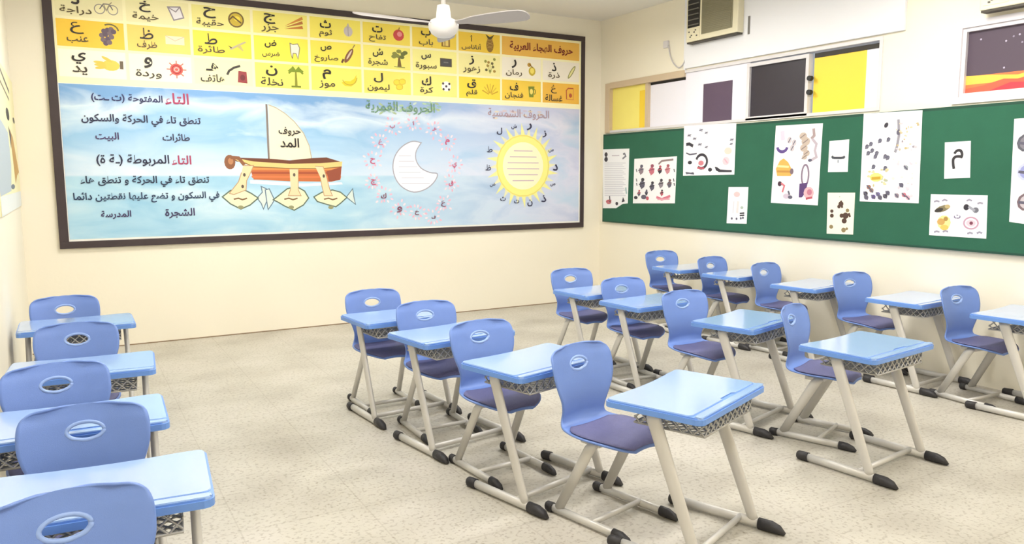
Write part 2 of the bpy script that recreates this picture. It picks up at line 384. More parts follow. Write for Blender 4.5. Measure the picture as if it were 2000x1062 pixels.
# y (back +), z, half width, edge-forward curl, edge-up dish
PROF = [(.034, .808, .118, .030, -.006), (.032, .803, .168, .031, -.008), (.029, .792, .193, .033, -.009), (.024, .775, .206, .035, -.006), (.014, .745, .213, .038, 0), (.004, .705, .215, .040, 0), (-.008, .66, .211, .038, 0), (-.018, .61, .196, .034, 0),
        (-.022, .56, .174, .030, 0), (-.018, .51, .158, .026, 0), (-.014, .472, .156, .022, .0), (-.028, .440, .166, .014, .006), (-.066, .422, .184, .004, .012), (-.13, .415, .202, 0, .014),
        (-.21, .417, .212, 0, .010), (-.29, .421, .205, 0, .004), (-.350, .421, .182, 0, -.004), (-.392, .412, .146, 0, -.008), (-.414, .398, .104, 0, -.008), (-.421, .386, .070, 0, -.006)]
PROF = [(a, b*1.018, c, d, e) for a, b, c, d, e in PROF]
PF = catmull(PROF, 5)
def shell_pt(p, t, off=0):
    y, z, hw, kf, ku = p
    return Vector((hw*t, y-kf*t*t, z+ku*t*t+off))
def hole_center():
    return min(range(len(PF)), key=lambda i: abs(PF[i][1]-.725))
def make_shell():
    bm = bmesh.new(); nt = 36; G = []
    for p in PF: G.append([bm.verts.new(shell_pt(p, -1+2*j/nt)) for j in range(nt+1)])
    cz, ry, rx = PF[hole_center()][1], .026, .056
    kill = []
    for i in range(len(PF)-1):
        for j in range(nt):
            f = bm.faces.new((G[i][j], G[i][j+1], G[i+1][j+1], G[i+1][j])); f.smooth = True
            c = f.calc_center_median()
            if (c.x/rx)**2+((c.z-cz)/ry)**2 < 1 and c.z > .6: kill.append(f)
    edge = {v for f in kill for v in f.verts}
    bmesh.ops.delete(bm, geom=kill, context='FACES')
    for v in edge:
        if v.is_valid and v.link_faces:
            a = math.atan2((v.co.z-cz)/ry, v.co.x/rx); x, z = rx*math.cos(a), cz+ry*math.sin(a)
            q = min(PF[:45], key=lambda p: abs(p[1]-z)); v.co = (x, q[0]-q[3]*(x/q[2])**2, z)
    return bm, (cz, rx, ry)
def make_chair():
    root = empty('school_chair')
    bm, (cz, rx, ry) = make_shell(); sh = obj('shell', bm, CHAIRB, root)
    md = sh.modifiers.new('thickness', 'SOLIDIFY'); md.thickness = .009; md.offset = 0
    bm = bmesh.new(); pts = []
    for i in range(33):
        a = 2*math.pi*i/32; x, z = (rx+.006)*math.cos(a), cz+(ry+.006)*math.sin(a)
        q = min(PF[:45], key=lambda p: abs(p[1]-z)); pts.append((x, q[0]-q[3]*(x/q[2])**2, z))
    tube(bm, pts, .008, .008, 8, (0, 1, 0)); obj('hole_rim', bm, RINGB, sh)
    bm = bmesh.new(); sel = [p for p in PF if p[0] < -.075 and p[1] > .398]; G = []  # textured layer whose dark tone paints the desk's shade onto the seat
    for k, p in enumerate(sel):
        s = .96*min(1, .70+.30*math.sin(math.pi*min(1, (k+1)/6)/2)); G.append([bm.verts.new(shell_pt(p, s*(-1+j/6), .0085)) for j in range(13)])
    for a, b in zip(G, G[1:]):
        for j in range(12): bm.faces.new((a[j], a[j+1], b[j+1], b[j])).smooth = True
    pad = obj('seat_shade_pad', bm, SEATP, root); pad['label'] = 'textured seat grip with desk shade painted in purple grey'
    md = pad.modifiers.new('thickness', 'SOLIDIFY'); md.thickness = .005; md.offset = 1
    bm = bmesh.new(); box(bm, (-.15, -.27, .390), (.15, -.15, .414), 0, .006); obj('seat_bracket', bm, METAL, root)
    for s in (-1, 1):
        bm = bmesh.new(); tube(bm, [(s*.135, -.25, .410), (s*.152, -.235, .399), (s*.160, -.215, .37), (s*.18, -.04, .035)], [.012, .014, .015, .016], [.022, .028, .030, .026], 12, (0, 1, 0)); obj('leg', bm, METAL, root)
        bm = bmesh.new(); tube(bm, [(s*.18, .0, .026), (s*.18, -.42, .026)], .017, .020); fb = obj('foot_bar', bm, METAL, root)
        bm = bmesh.new(); tube(bm, [(s*.18, .045, .025), (s*.18, .035, .025), (s*.18, -.005, .026)], [.014, .021, .021], [.018, .025, .025]); obj('foot_cap', bm, CAPB, fb)
        bm = bmesh.new(); tube(bm, [(s*.18, -.385, .026), (s*.18, -.43, .025), (s*.18, -.465, .018), (s*.18, -.485, .008)], [.021, .022, .020, .012], [.025, .025, .017, .007]); obj('foot_cap', bm, CAPB, fb)
    bm = bmesh.new(); tube(bm, [(-.18, -.26, .034), (.18, -.26, .034)], .012, .014); obj('crossbar', bm, METAL, root)
    return root

# ------------------------------------------------------------------ school desk
DH = .69; DW, DD = .34, .232
def make_desk():
    root = empty('school_desk')
    def outline(hw, y0, y1, r, dip):
        o = []
        for cx, cy, a0 in ((hw-r, y1-r, 0), (-hw+r, y1-r, 90), (-hw+r, y0+r, 180), (hw-r, y0+r, 270)):
            o += [(cx+r*math.cos(R(a0+a)), cy+r*math.sin(R(a0+a))) for a in (0, 30, 60, 90)]
            if a0 == 0: o += [(x*hw, y1-dip*(1-(x/.8)**2)**.8) for x in (.72, .6, .4, .2, 0, -.2, -.4, -.6, -.72)]
        return o
    bm = bmesh.new()
    slab(bm, outline(DW, -DD, DD, .032, .022), DH-.034, DH-.004, 1, .006)
    yg = -DD+.052
    a = [(x, y) for x, y in outline(DW-.008, yg, DD-.008, .024, .022)]
    # notch in the front edge of the writing surface, at the pencil groove
    k = [i for i, (x, y) in enumerate(a) if abs(y-yg) < 1e-6 and x < 0][-1]
    a[k+1:k+1] = [(-.03, yg), (-.02, yg+.018), (.10, yg+.018), (.11, yg)]
    slab(bm, a, DH-.012, DH, 0, .002)
    slab(bm, outline(DW-.008, -DD+.007, yg-.010, .018, 0), DH-.012, DH, 0, .002)
    obj('tabletop', bm, [DESKT, DESKE], root)
    bm = bmesh.new(); box(bm, (-.29, -.03, DH-.052), (.29, .03, DH-.034), 0, .004); obj('top_rail', bm, METAL, root)
    for s in (-1, 1):
        bm = bmesh.new(); tube(bm, [(s*.285, .02, DH-.035), (s*.287, .01, DH-.07), (s*.29, -.205, .06), (s*.29, -.215, .03)], [.016]*4, [.032, .034, .026, .026], 14, (0, 1, 0)); obj('leg', bm, METAL, root)
        bm = bmesh.new(); tube(bm, [(s*.29, .17, .028), (s*.29, -.26, .028)], .019, .023); fb = obj('foot_bar', bm, METAL, root)
        bm = bmesh.new(); tube(bm, [(s*.29, .225, .026), (s*.29, .215, .026), (s*.29, .155, .028)], [.017, .024, .024], [.020, .027, .028]); obj('foot_cap', bm, CAPB, fb)
        bm = bmesh.new(); tube(bm, [(s*.29, -.24, .028), (s*.29, -.30, .028), (s*.29, -.335, .022), (s*.29, -.365, .008)], [.024, .026, .024, .012], [.028, .028, .021, .006]); obj('foot_cap', bm, CAPB, fb)
    bm = bmesh.new(); tube(bm, [(-.29, -.15, .036), (.29, -.15, .036)], .014, .016); obj('crossbar', bm, METAL, root)
    # perforated book basket: diamond lattice on front, sides and bottom
    bm = bmesh.new(); x0, x1, y0, y1, z0, z1 = -.245, .245, -.20, .13, DH-.108, DH-.042
    def panel(o, U, V, ul, vl, d=.050):
        o, U, V = Vector(o), Vector(U), Vector(V)
        nseg = int((ul+vl)/d)+2
        for sgn in (1, -1):
            for q in range(-nseg, nseg+1):
                pts = []
                for v in (0, vl):                       # u = q*d + sgn*v, clipped to 0..ul
                    pts.append((q*d+sgn*v, v))
                (ua, va), (ub, vb) = pts
                if max(ua, ub) <= 0 or min(ua, ub) >= ul: continue
                def clip(u, v, u2, v2):
                    if u < 0: return 0, v+(0-u)*(v2-v)/(u2-u)
                    if u > ul: return ul, v+(ul-u)*(v2-v)/(u2-u)
                    return u, v
                A = clip(ua, va, ub, vb); B = clip(ub, vb, ua, va)
                tube(bm, [o+U*A[0]+V*A[1], o+U*B[0]+V*B[1]],   .0044, .0044, 4, (0.3, .5, .8), cap=False)
    panel((x0, y0, z0), (1, 0, 0), (0, 0, 1), x1-x0, z1-z0)
    panel((x0, y0, z0), (0, 1, 0), (0, 0, 1), y1-y0, z1-z0); panel((x1, y0, z0), (0, 1, 0), (0, 0, 1), y1-y0, z1-z0)
    panel((x0, y0, z0), (1, 0, 0), (0, 1, 0), x1-x0, y1-y0)
    for z in (z0, z1):
        tube(bm, [(x0, y1, z), (x0, y0, z), (x1, y0, z), (x1, y1, z)], .005, .005, 6)
    tube(bm, [(x0, y1, z0), (x1, y1, z0)], .005, .005, 6)
    for x in (x0, x1): tube(bm, [(x, y0+.02, z1), (x, y0+.02, DH-.034)], .006, .006, 6); tube(bm, [(x, y1, z1), (x, y1, DH-.034)], .006, .006, 6)
    obj('book_basket', bm, MESHM, root)
    return root

# chairs: hole pixel of the backrest -> place, turn; labels say which one
CH = [
 ('A1', 127, 605, 4, 'blue school chair at the back end of the left column, hole showing cream wall'),
 ('A2', 143, 664, -4, 'blue school chair second from the poster wall in the left column'),
 ('A3', 92, 754, 4, 'blue school chair in the middle of the left column, cut by the left border'),
 ('A4', 167, 842, -6, 'blue school chair fourth from the poster wall in the left column'),
 ('A5', 128, 1032, 6, 'blue school chair at the bottom left corner, nearest of the left column'),
 ('B1', 725, 593, 1, 'blue school chair under the moon drawing, rearmost of the centre-left column'),
 ('B2', 830, 616, -1, 'blue school chair second from the poster wall in the centre-left column'),
 ('B3', 937, 658, 5, 'blue school chair third from the poster wall in the centre-left column'),
 ('B4', 1130, 709, 13, 'large foreground blue school chair behind the pinkish glossy desk'),
 ('C1', 1114, 545, -4, 'blue school chair below the poster right end, rearmost of the centre-right column'),
 ('C2', 1220, 566, -4, 'blue school chair second from the poster wall in the centre-right column'),
 ('C3', 1333, 593, 0, 'blue school chair third in the centre-right column, full backrest in view'),
 ('C4', 1546, 625, 20, 'blue school chair turned nearly edge-on at the front of the centre-right column'),
 ('D1', 1293, 507, -6, 'small far blue school chair in the room corner, first by the green board'),
 ('D2', 1385, 519, 4, 'blue school chair second from the corner in the column under the green board'),
 ('D3', 1499, 532, 5, 'blue school chair third from the corner in the column under the green board'),
 ('D4', 1660, 553, -8, 'blue school chair fourth from the corner in the column under the green board'),
 ('D5', 1864, 585, -4, 'blue school chair at the right, nearest in the column under the green board'),
]
# desks: pixel of the front-left (l), front-right (r), rear-left (b) corner or both ends of the left edge (m), turn
DK = [
 ('A1', 262, 630, 'r', 0, 'blue school desk at the back end of the left column, by the left wall'),
 ('A2', 308, 717, 'r', -4, 'blue school desk second from the poster wall in the left column'),
 ('A3', 344, 818, 'r', -2, 'blue school desk third from the poster wall in the left column'),
 ('A4', 412, 967, 'r', -5, 'pale blue desk in the lower left, nearest of the left column'),
 ('B1', 722, 629, 'l', 5, 'blue school desk under the moon drawing, rearmost of the centre-left column'),
 ('B2', 833, 672, 'l', 9, 'blue school desk second from the poster wall in the centre-left column'),
 ('B3', 1017, 736, 'l', 14, 'blue school desk third in the centre-left column, before the foreground chair'),
 ('B4', 1369, 816, 'l', 21, 'foreground blue school desk with pinkish glare on its glossy top'),
 ('C1', 1145, 578, 'l', 4, 'blue school desk below the poster right end, rearmost of the centre-right column'),
 ('C2', 1240, 600, 'l', 4, 'blue school desk second from the poster wall in the centre-right column'),
 ('C3', 1470, 644, 'l', 15, 'blue school desk third in the centre-right column, before the edge-on chair'),
 ('C4', (1547, 671, 1722, 703), None, 'm', 7, 'bright blue school desk at the front of the centre-right column, legs fully in view'),
 ('D1', (1275, 519.5, 1340, 530), None, 'm', -2, 'far blue school desk in the room corner, first by the green board'),
 ('D2', (1372, 532, 1445, 542), None, 'm', 5, 'blue school desk second from the corner in the column under the green board'),
 ('D3', (1490, 554.5, 1600, 566), None, 'm', 7, 'blue school desk third from the corner in the column under the green board'),
 ('D4', (1680, 579, 1810, 598), None, 'm', 4, 'blue school desk fourth from the corner in the column under the green board'),
 ('D5', 1905, 610, 'b', 5, 'blue school desk cut by the right border, nearest the camera along the green board'),
]
# pulled clear of the neighbouring desk or wall
NC = {'B1': (.025, .05), 'C2': (0, .04), 'A2': (.02, 0), 'A3': (.035, 0), 'D5': (.03, 0), 'D3': (-.05, 0), 'D1': (.01, .04), 'D2': (0, -.02)}
ND = {'B1': (-.035, -.06), 'C2': (0, -.04), 'A2': (-.02, 0), 'A3': (-.035, 0), 'D1': (-.01, .05), 'D2': (-.045, -.02), 'D3': (.02, 0), 'D5': (-.06, 0)}
chair0 = make_chair(); desk0 = make_desk()
for i, (k, px, py, th, lab) in enumerate(CH):
    o = chair0 if i == 0 else copy_tree(chair0)
    p = atz(px, py, .725); n = NC.get(k, (0, 0)); o.location = (p.x+n[0], p.y+n[1], 0); o.rotation_euler = (0, 0, R(th)); tag(o, lab, 'chair', 'blue school chairs')
for i, (k, px, py, an, th, lab) in enumerate(DK):
    o = desk0 if i == 0 else copy_tree(desk0)
    e = .012
    p = (atz(*px[:2], DH)+atz(*px[2:], DH))/2 if an == 'm' else atz(px, py, DH)
    lx, ly = {'m': (-DW+e/2, 0), 'l': (-DW+e, -DD+e), 'r': (DW-e, -DD+e), 'b': (-DW+e, DD-e)}[an]
    c, s = math.cos(R(th)), math.sin(R(th))
    n = ND.get(k, (0, 0)); o.location = (p.x-(c*lx-s*ly)+n[0], p.y-(s*lx+c*ly)+n[1], 0); o.rotation_euler = (0, 0, R(th)); tag(o, lab, 'desk', 'blue school desks')

# ------------------------------------------------------------------ alphabet poster on the back wall
poster = empty('alphabet_poster', (2.9, YB, .985)); tag(poster, 'huge dark-framed alphabet poster with yellow letter grid above a blue sea', 'poster')
PX0, PX1, PZ0, PZ1 = -.10, 5.89, .985, 3.435
def pp(o): o.location = (-2.9, -YB, -.985); return o
def PB(u, v, d): return (u, YB-.020-d, v)
bm = bmesh.new(); box(bm, (PX0+.02, YB-.019, PZ0+.02), (PX1-.02, YB+.0, PZ1-.02)); pp(obj('backing', bm, mat((250, 248, 240), .6, name='poster_white'), poster))
bm = bmesh.new()
for a, b in (((PX0, PZ0), (PX1, PZ0+.066)), ((PX0, PZ1-.062), (PX1, PZ1)), ((PX0, PZ0+.066), (PX0+.078, PZ1-.062)), ((PX1-.056, PZ0+.066), (PX1, PZ1-.062))):
    box(bm, (a[0], YB-.034, a[1]), (b[0], YB, b[1]), 0, .003)
pp(obj('frame', bm, FRAMED, poster))
U0, CW = -.015, .5835
ZR = [3.355, 3.11, 2.84, 2.565]
Y = lambda *c: tuple(c)
ROWS = [
 [('د','دراجة',(246,238,190)),('خ','خيمة',(246,238,184)),('ح','حقيبة',(248,238,150)),('ج','جزر',(250,238,128)),('ث','ثوم',(252,236,104)),('ت','تفاح',(250,226,88)),('ب','باب',(248,216,74)),('أ','أناناس',(246,206,64)),None,None],
 [('ع','عنب',(252,206,66)),('ظ','ظرف',(252,216,112)),('ط','طائرة',(252,230,76)),('ض','ضرس',(252,240,84)),('ص','صاروخ',(252,236,92)),('ش','شجرة',(252,240,122)),('س','سبورة',(252,244,152)),('ز','زهور',(250,240,166)),('ر','رمان',(250,242,222)),('ذ','ذرة',(248,240,224))],
 [('ي','يد',(252,248,228)),('و','وردة',(252,248,222)),('هـ','هاتف',(252,246,190)),('ن','نخلة',(252,242,114)),('م','موز',(252,240,112)),('ل','ليمون',(250,236,112)),('ك','كرة',(252,240,136)),('ق','قلم',(250,222,66)),('ف','فنجان',(248,208,74)),('غ','غسالة',(244,190,74))]]
grid = Flat(PB); let = Flat(lambda u, v, d: PB(u, v, d+.006)); let.step = .000004
grid.rect(PX0+.075, 2.52, PX1-.05, PZ1-.06, (254, 246, 200), .0002)
INK, INK2 = (44, 38, 36), (92, 78, 50)
for r, row in enumerate(ROWS):
    zt, zb = ZR[r]-.012, ZR[r+1]+.014
    for c, cell in enumerate(row):
        if cell is None: continue
        a, b = U0+c*CW+.014, U0+(c+1)*CW-.014
        grid.rect(a, zb, b, zt, cell[2], .0004)
        l, wd = cell[0], cell[1]; m = a+(b-a)*.30; h = zt-zb
        lw = {'أ': .035, 'د': .07, 'ذ': .07, 'ر': .07, 'ز': .07, 'و': .075}.get(l, .12)
        let.text(l, m-lw/2, m+lw/2, zb+h*.69, INK, hmax=.105, bold=.02)
        ww = min(.13, .026*len(wd)+.01); let.text(wd, m-ww, m+ww, zb+h*.25, INK2 if r < 2 else (70, 62, 50), hmax=.082, bold=.012)
grid.rect(U0+8*CW+.014, ZR[1]+.014, U0+10*CW-.014, ZR[0]-.012, (238, 186, 82), .0004)
let.text('حروف الهجاء العربية', U0+8*CW+.12, U0+10*CW-.12, (ZR[0]+ZR[1])/2, (120, 30, 24), hmax=.17, bold=.02)
def pc(r, c, dx=0, dz=0): return U0+(c+.74)*CW+dx, (ZR[r]+ZR[r+1])/2+dz
class Pics:
    def __getattr__(s, n): return getattr(s.cur, n)
    def new(s, name):
        if s.cur: pp(s.cur.done(s.name, poster))
        s.name = name; s.cur = Flat(lambda u, v, d: PB(u, v, d+.0008)) if name else None
Pics.cur = None; P_ = Pics()
BRN, GRY, DRK, WHT, ORA, GRN = (150, 104, 50), (150, 140, 150), (60, 54, 50), (250, 248, 244), (232, 150, 50), (120, 134, 60)
P_.new('bicycle_picture'); x, z = pc(0, 0)                                                     # bicycle
for d in (-.055, .055): P_.ring(x+d, z-.02, .042, .042, .008, (150, 142, 136))
P_.line([(x-.055, z-.02), (x-.02, z+.03), (x+.03, z+.03), (x+.055, z-.02)], .009, (110, 104, 110)); P_.line([(x-.02, z+.03), (x, z-.03), (x+.03, z+.03), (x+.05, z+.05)], .009, (160, 150, 120))
P_.new('tent_picture'); x, z = pc(0, 1)                                                     # tent
P_.poly([(x-.05, z+.06), (x+.06, z+.07), (x+.09, z-.03), (x, z-.06)], (238, 234, 238)); P_.line([(x-.05, z+.06), (x+.06, z+.07), (x+.09, z-.03), (x, z-.06)], .012, GRY, True); P_.line([(x-.05, z+.06), (x+.02, z+.02), (x+.06, z+.07)], .01, GRY)
P_.new('bag_picture'); x, z = pc(0, 2)                                                     # bag
P_.ell(x, z, .075, .075, (214, 186, 60)); P_.ring(x, z, .07, .07, .014, (120, 96, 50)); P_.ell(x+.01, z+.01, .03, .025, (250, 226, 80)); P_.line([(x-.07, z-.01), (x-.03, z+.03), (x+.05, z-.03)], .014, (110, 84, 44))
P_.new('carrot_picture'); x, z = pc(0, 3)                                                     # carrots
for k, d in enumerate((.045, .0, -.05)): P_.poly([(x-.10, z-.03+d*.3), (x+.085, z+.05+d), (x+.095, z+.02+d)], [(214, 140, 60), (190, 120, 60), (206, 128, 56)][k])
P_.new('garlic_picture'); x, z = pc(0, 4)                                                     # garlic
P_.ell(x, z-.01, .05, .055, (206, 196, 196)); P_.poly([(x-.02, z+.03), (x, z+.08), (x+.02, z+.03)], (196, 186, 180)); P_.line([(x, z+.04), (x, z-.06)], .006, GRY)
P_.new('apple_picture'); x, z = pc(0, 5)                                                     # apple
P_.ell(x, z, .065, .062, (206, 70, 70)); P_.ell(x+.012, z+.012, .03, .028, (236, 150, 150)); P_.line([(x, z+.05), (x+.012, z+.085)], .010, BRN)
P_.new('door_picture'); x, z = pc(0, 6)                                                     # door
P_.rect(x-.055, z-.08, x+.055, z+.06, (150, 110, 44)); P_.rect(x-.034, z-.07, x+.034, z+.04, (240, 214, 120)); P_.line([(x-.01, z-.07), (x-.01, z+.02), (x+.034, z+.02)], .010, (130, 96, 40))
P_.new('pineapple_picture'); x, z = pc(0, 7)                                                     # pineapple
P_.ell(x, z-.015, .05, .085, (146, 110, 44)); P_.poly([(x-.06, z+.11), (x-.02, z+.05), (x+.02, z+.05), (x+.06, z+.11), (x, z+.08)], (90, 80, 40))
for k in (-.05, -.01, .03): P_.line([(x-.04, z+k), (x+.04, z+k+.03)], .006, (190, 150, 70)); P_.line([(x+.04, z+k), (x-.04, z+k+.03)], .006, (190, 150, 70))
P_.new('grape_picture'); x, z = pc(1, 0)                                                     # grapes
for k, (dx, dz) in enumerate([(0, .05), (.03, .06), (-.03, .04), (-.05, .0), (-.02, .01), (.02, .02), (.05, .04), (-.04, -.04), (0, -.03), (.03, -.01), (-.02, -.07), (.01, -.06)]): P_.ell(x+dx, z+dz, .024, .024, [(100, 84, 100), (122, 104, 112)][k % 2], n=9)
P_.ring(x+.02, z+.05, .07, .055, .014, (120, 110, 60), 0, 2.2)
P_.new('envelope_picture'); x, z = pc(1, 1); P_.rect(x-.085, z-.035, x+.085, z+.045, (250, 226, 196)); P_.line([(x-.085, z+.045), (x, z), (x+.085, z+.045)], .006, (226, 190, 150))
P_.new('plane_picture'); x, z = pc(1, 2)                                                     # plane
P_.poly([(x-.08, z-.03), (x-.06, z-.045), (x+.09, z+.04), (x+.075, z+.05)], (190, 180, 150)); P_.poly([(x-.01, z), (x+.05, z-.05), (x+.06, z-.04), (x+.03, z+.015)], (206, 190, 120)); P_.poly([(x-.09, z+.0), (x-.06, z-.03), (x-.05, z-.02)], DRK)
P_.new('tooth_picture'); x, z = pc(1, 3)                                                     # tooth
t_ = [(x-.05, z+.07), (x-.02, z+.06), (x+.03, z+.07), (x+.05, z+.03), (x+.04, z-.03), (x+.03, z-.085), (x+.01, z-.03), (x-.02, z-.03), (x-.03, z-.085), (x-.045, z-.02)]
P_.poly(t_, (244, 240, 226)); P_.line(t_, .009, (150, 140, 110), True)
P_.new('rocket_picture'); x, z = pc(1, 4)                                                     # rocket
P_.ell(x, z-.01, .03, .09, (140, 90, 60), rot=-.55); P_.ell(x+.005, z, .010, .06, (232, 210, 190), rot=-.55); P_.line([(x+.045, z+.07), (x+.07, z+.11)], .010, (150, 120, 80)); P_.line([(x-.06, z-.05), (x-.08, z-.09)], .022, (110, 70, 50))
P_.new('tree_picture'); x, z = pc(1, 5)                                                     # tree
P_.poly([(x-.02, z-.09), (x-.008, z+.02), (x+.012, z+.02), (x+.03, z-.09)], (120, 96, 40))
for dx, dz in ((-.05, .05), (0, .08), (.05, .055), (-.02, .03), (.035, .02), (-.06, .02), (.075, .07)): P_.ell(x+dx, z+dz, .032, .022, [(138, 140, 60), (110, 116, 50)][int(dx > 0)], n=8)
P_.line([(x-.06, z-.09), (x+.07, z-.095)], .010, (150, 150, 70))
P_.new('blackboard_picture'); x, z = pc(1, 6); P_.rect(x-.075, z-.05, x+.075, z+.045, (84, 72, 54)); P_.rect(x-.062, z-.038, x+.062, z+.034, (74, 72, 76)); P_.line([(x-.03, z), (x+.03, z)], .012, (120, 116, 116))
P_.new('flower_picture'); x, z = pc(1, 7)                                                     # flowers
for k, (dx, dz) in enumerate([(-.06, .05), (-.02, .04), (.03, .03), (.06, .08), (-.03, .0), (.04, -.01), (.0, -.06), (.06, -.06), (-.05, -.05)]): P_.ell(x+dx, z+dz, .019, .017, [(150, 150, 70), (176, 140, 60), (110, 100, 60)][k % 3], n=8)
for dx in (-.04, .0, .04): P_.line([(x, z-.09), (x+dx, z+.02)], .006, (150, 150, 80))
P_.new('pomegranate_picture'); x, z = pc(1, 8)                                                     # pomegranate
P_.ell(x+.01, z-.025, .05, .055, (206, 180, 60)); P_.ell(x+.01, z-.02, .03, .035, (246, 226, 110)); P_.ell(x-.03, z+.05, .028, .025, (196, 150, 60)); P_.line([(x-.03, z+.06), (x+.02, z+.02)], .012, (140, 110, 40))
P_.new('corn_picture'); x, z = pc(1, 9)                                                     # corn
P_.ell(x+.02, z, .025, .10, (150, 150, 90), rot=-.6); P_.ell(x+.02, z, .013, .08, (236, 228, 160), rot=-.6)
P_.new('hand_picture'); x, z = pc(2, 0)                                                     # hand
P_.ell(x+.01, z, .075, .05, (250, 206, 90))
for k, (dx, dz, a) in enumerate([(-.08, .0, .0), (-.085, .022, -.1), (-.075, -.024, .15), (-.02, .055, -.5)]): P_.ell(x+dx, z+dz, .05, .014, (246, 198, 84), rot=a)
P_.rect(x+.085, z-.03, x+.115, z+.045, (110, 96, 76))
P_.new('rose_picture'); x, z = pc(2, 1)                                                     # rose
P_.ell(x, z, .06, .058, (214, 90, 80)); P_.ring(x, z, .04, .038, .009, (170, 40, 40)); P_.ring(x, z, .02, .018, .009, (250, 190, 180))
for a in range(8): P_.line([(x+.055*math.cos(a*.785), z+.055*math.sin(a*.785)), (x+.09*math.cos(a*.785), z+.085*math.sin(a*.785))], .010, (196, 100, 80))
P_.new('telephone_picture'); x, z = pc(2, 2)                                                     # telephone
P_.poly([(x-.01, z-.09), (x+.085, z-.095), (x+.08, z+.02), (x, z+.025)], (150, 60, 62)); P_.ell(x+.04, z-.04, .025, .03, (110, 40, 44)); P_.line([(x-.11, z-.02), (x-.09, z+.02), (x-.04, z+.055), (x+.02, z+.075)], .022, DRK)
P_.new('palm_tree_picture'); x, z = pc(2, 3)                                                     # palm tree
P_.poly([(x-.014, z-.10), (x-.008, z+.06), (x+.008, z+.06), (x+.016, z-.10)], (140, 140, 40))
for a in (-.3, .25, .9, 2.2, 2.9, 3.5): P_.line([(x, z+.06), (x+.05*math.cos(a), z+.07+.035*math.sin(a)), (x+.08*math.cos(a), z+.045+.035*math.sin(a))], .018, (130, 150, 40))
P_.line([(x-.05, z-.10), (x+.05, z-.10)], .018, (120, 130, 40))
P_.new('banana_picture'); x, z = pc(2, 4)                                                     # bananas
P_.poly([(x-.09, z-.03), (x-.05, z-.065), (x+.02, z-.065), (x+.075, z-.02), (x+.08, z+.065), (x+.055, z+.02), (x+.01, z-.01), (x-.05, z-.01)], (244, 214, 40)); P_.ring(x, z+.04, .085, .09, .008, (196, 164, 40), 3.6, 6.2)
P_.new('lemon_picture'); x, z = pc(2, 5)                                                     # lemons
for dx, dz in ((-.03, .01), (.035, .02), (.0, -.04)): P_.ell(x+dx, z+dz, .045, .034, (244, 220, 60), rot=.4); P_.ring(x+dx, z+dz, .04, .03, .005, (220, 180, 50))
P_.new('ball_picture'); x, z = pc(2, 6); P_.ell(x, z, .06, .058, (250, 248, 246))           # ball
for dx, dz in ((0, 0), (-.04, .03), (.04, .03), (-.035, -.035), (.035, -.035)): P_.ell(x+dx, z+dz, .015, .015, (70, 56, 66), n=6)
P_.new('pencil_picture'); x, z = pc(2, 7)                                                     # pencils in a fan
for k in range(7): a = .35+k*.40; P_.line([(x+.02*math.cos(a), z-.07+.02*math.sin(a)), (x+.115*math.cos(a), z-.07+.115*math.sin(a)*1.15)], .013, [(206, 160, 40), (226, 190, 60)][k % 2])
P_.new('cup_picture'); x, z = pc(2, 8)                                                     # cup
P_.poly([(x-.045, z+.06), (x+.045, z+.065), (x+.03, z-.07), (x-.03, z-.07)], (130, 140, 50)); P_.ell(x, z+.0, .024, .035, (244, 220, 110)); P_.ring(x+.04, z, .02, .03, .010, (110, 120, 50), -1.5, 1.5)
P_.new('washing_machine_picture'); x, z = pc(2, 9)                                                     # washing machine
P_.line([(x-.055, z-.07), (x-.06, z+.04), (x-.03, z+.07), (x+.05, z+.07)], .014, (190, 90, 60)); P_.line([(x+.05, z+.07), (x+.05, z-.07), (x-.055, z-.07)], .010, (226, 150, 80)); P_.ell(x+.005, z-.02, .024, .028, (190, 90, 60))
P_.new(None); pp(grid.done('letter_grid', poster))

sea = Flat(PB); sea.rect(PX0+.085, PZ0+.085, PX1-.075, 2.515, sky_print_material()); pp(sea.done('sky_print', poster))
# lettering on the blue half, (text, x left, x right, y centre, colour) in photo pixels of the poster plane
NAVY, RED = (44, 44, 96), (170, 60, 96)
for t, a, b, yc, col, hm in (('التاء', 322, 368, 194, RED, .15), ('المفتوحة (ت ـت)', 178, 317, 193, NAVY, .19), ('تنطق تاء في الحركة والسكون', 159, 391, 236, (40, 40, 76), .18),
        ('طائرات', 317, 370, 270, (52, 46, 78), .13), ('البيت', 186, 232, 267, (70, 46, 96), .14), ('التاء', 335, 373, 313, RED, .15), ('المربوطة (ـة ة)', 188, 330, 313, (40, 40, 70), .19),
        ('تنطق تاء في الحركة و تنطق هاء', 157, 408, 354, (36, 48, 76), .18), ('في السكون و تضع عليها نقطتين دائما', 143, 428, 385, (36, 54, 90), .18),
        ('الشجرة', 322, 380, 416, (60, 44, 90), .15), ('المدرسة', 197, 256, 419, (60, 44, 90), .14), ('حروف', 543, 586, 257, INK, .13), ('المد', 546, 583, 279, INK, .12)):
    let.text(t, aty(a, yc)[0], aty(b, yc)[0], aty((a+b)/2, yc)[1], col, hmax=hm, bold=.016)
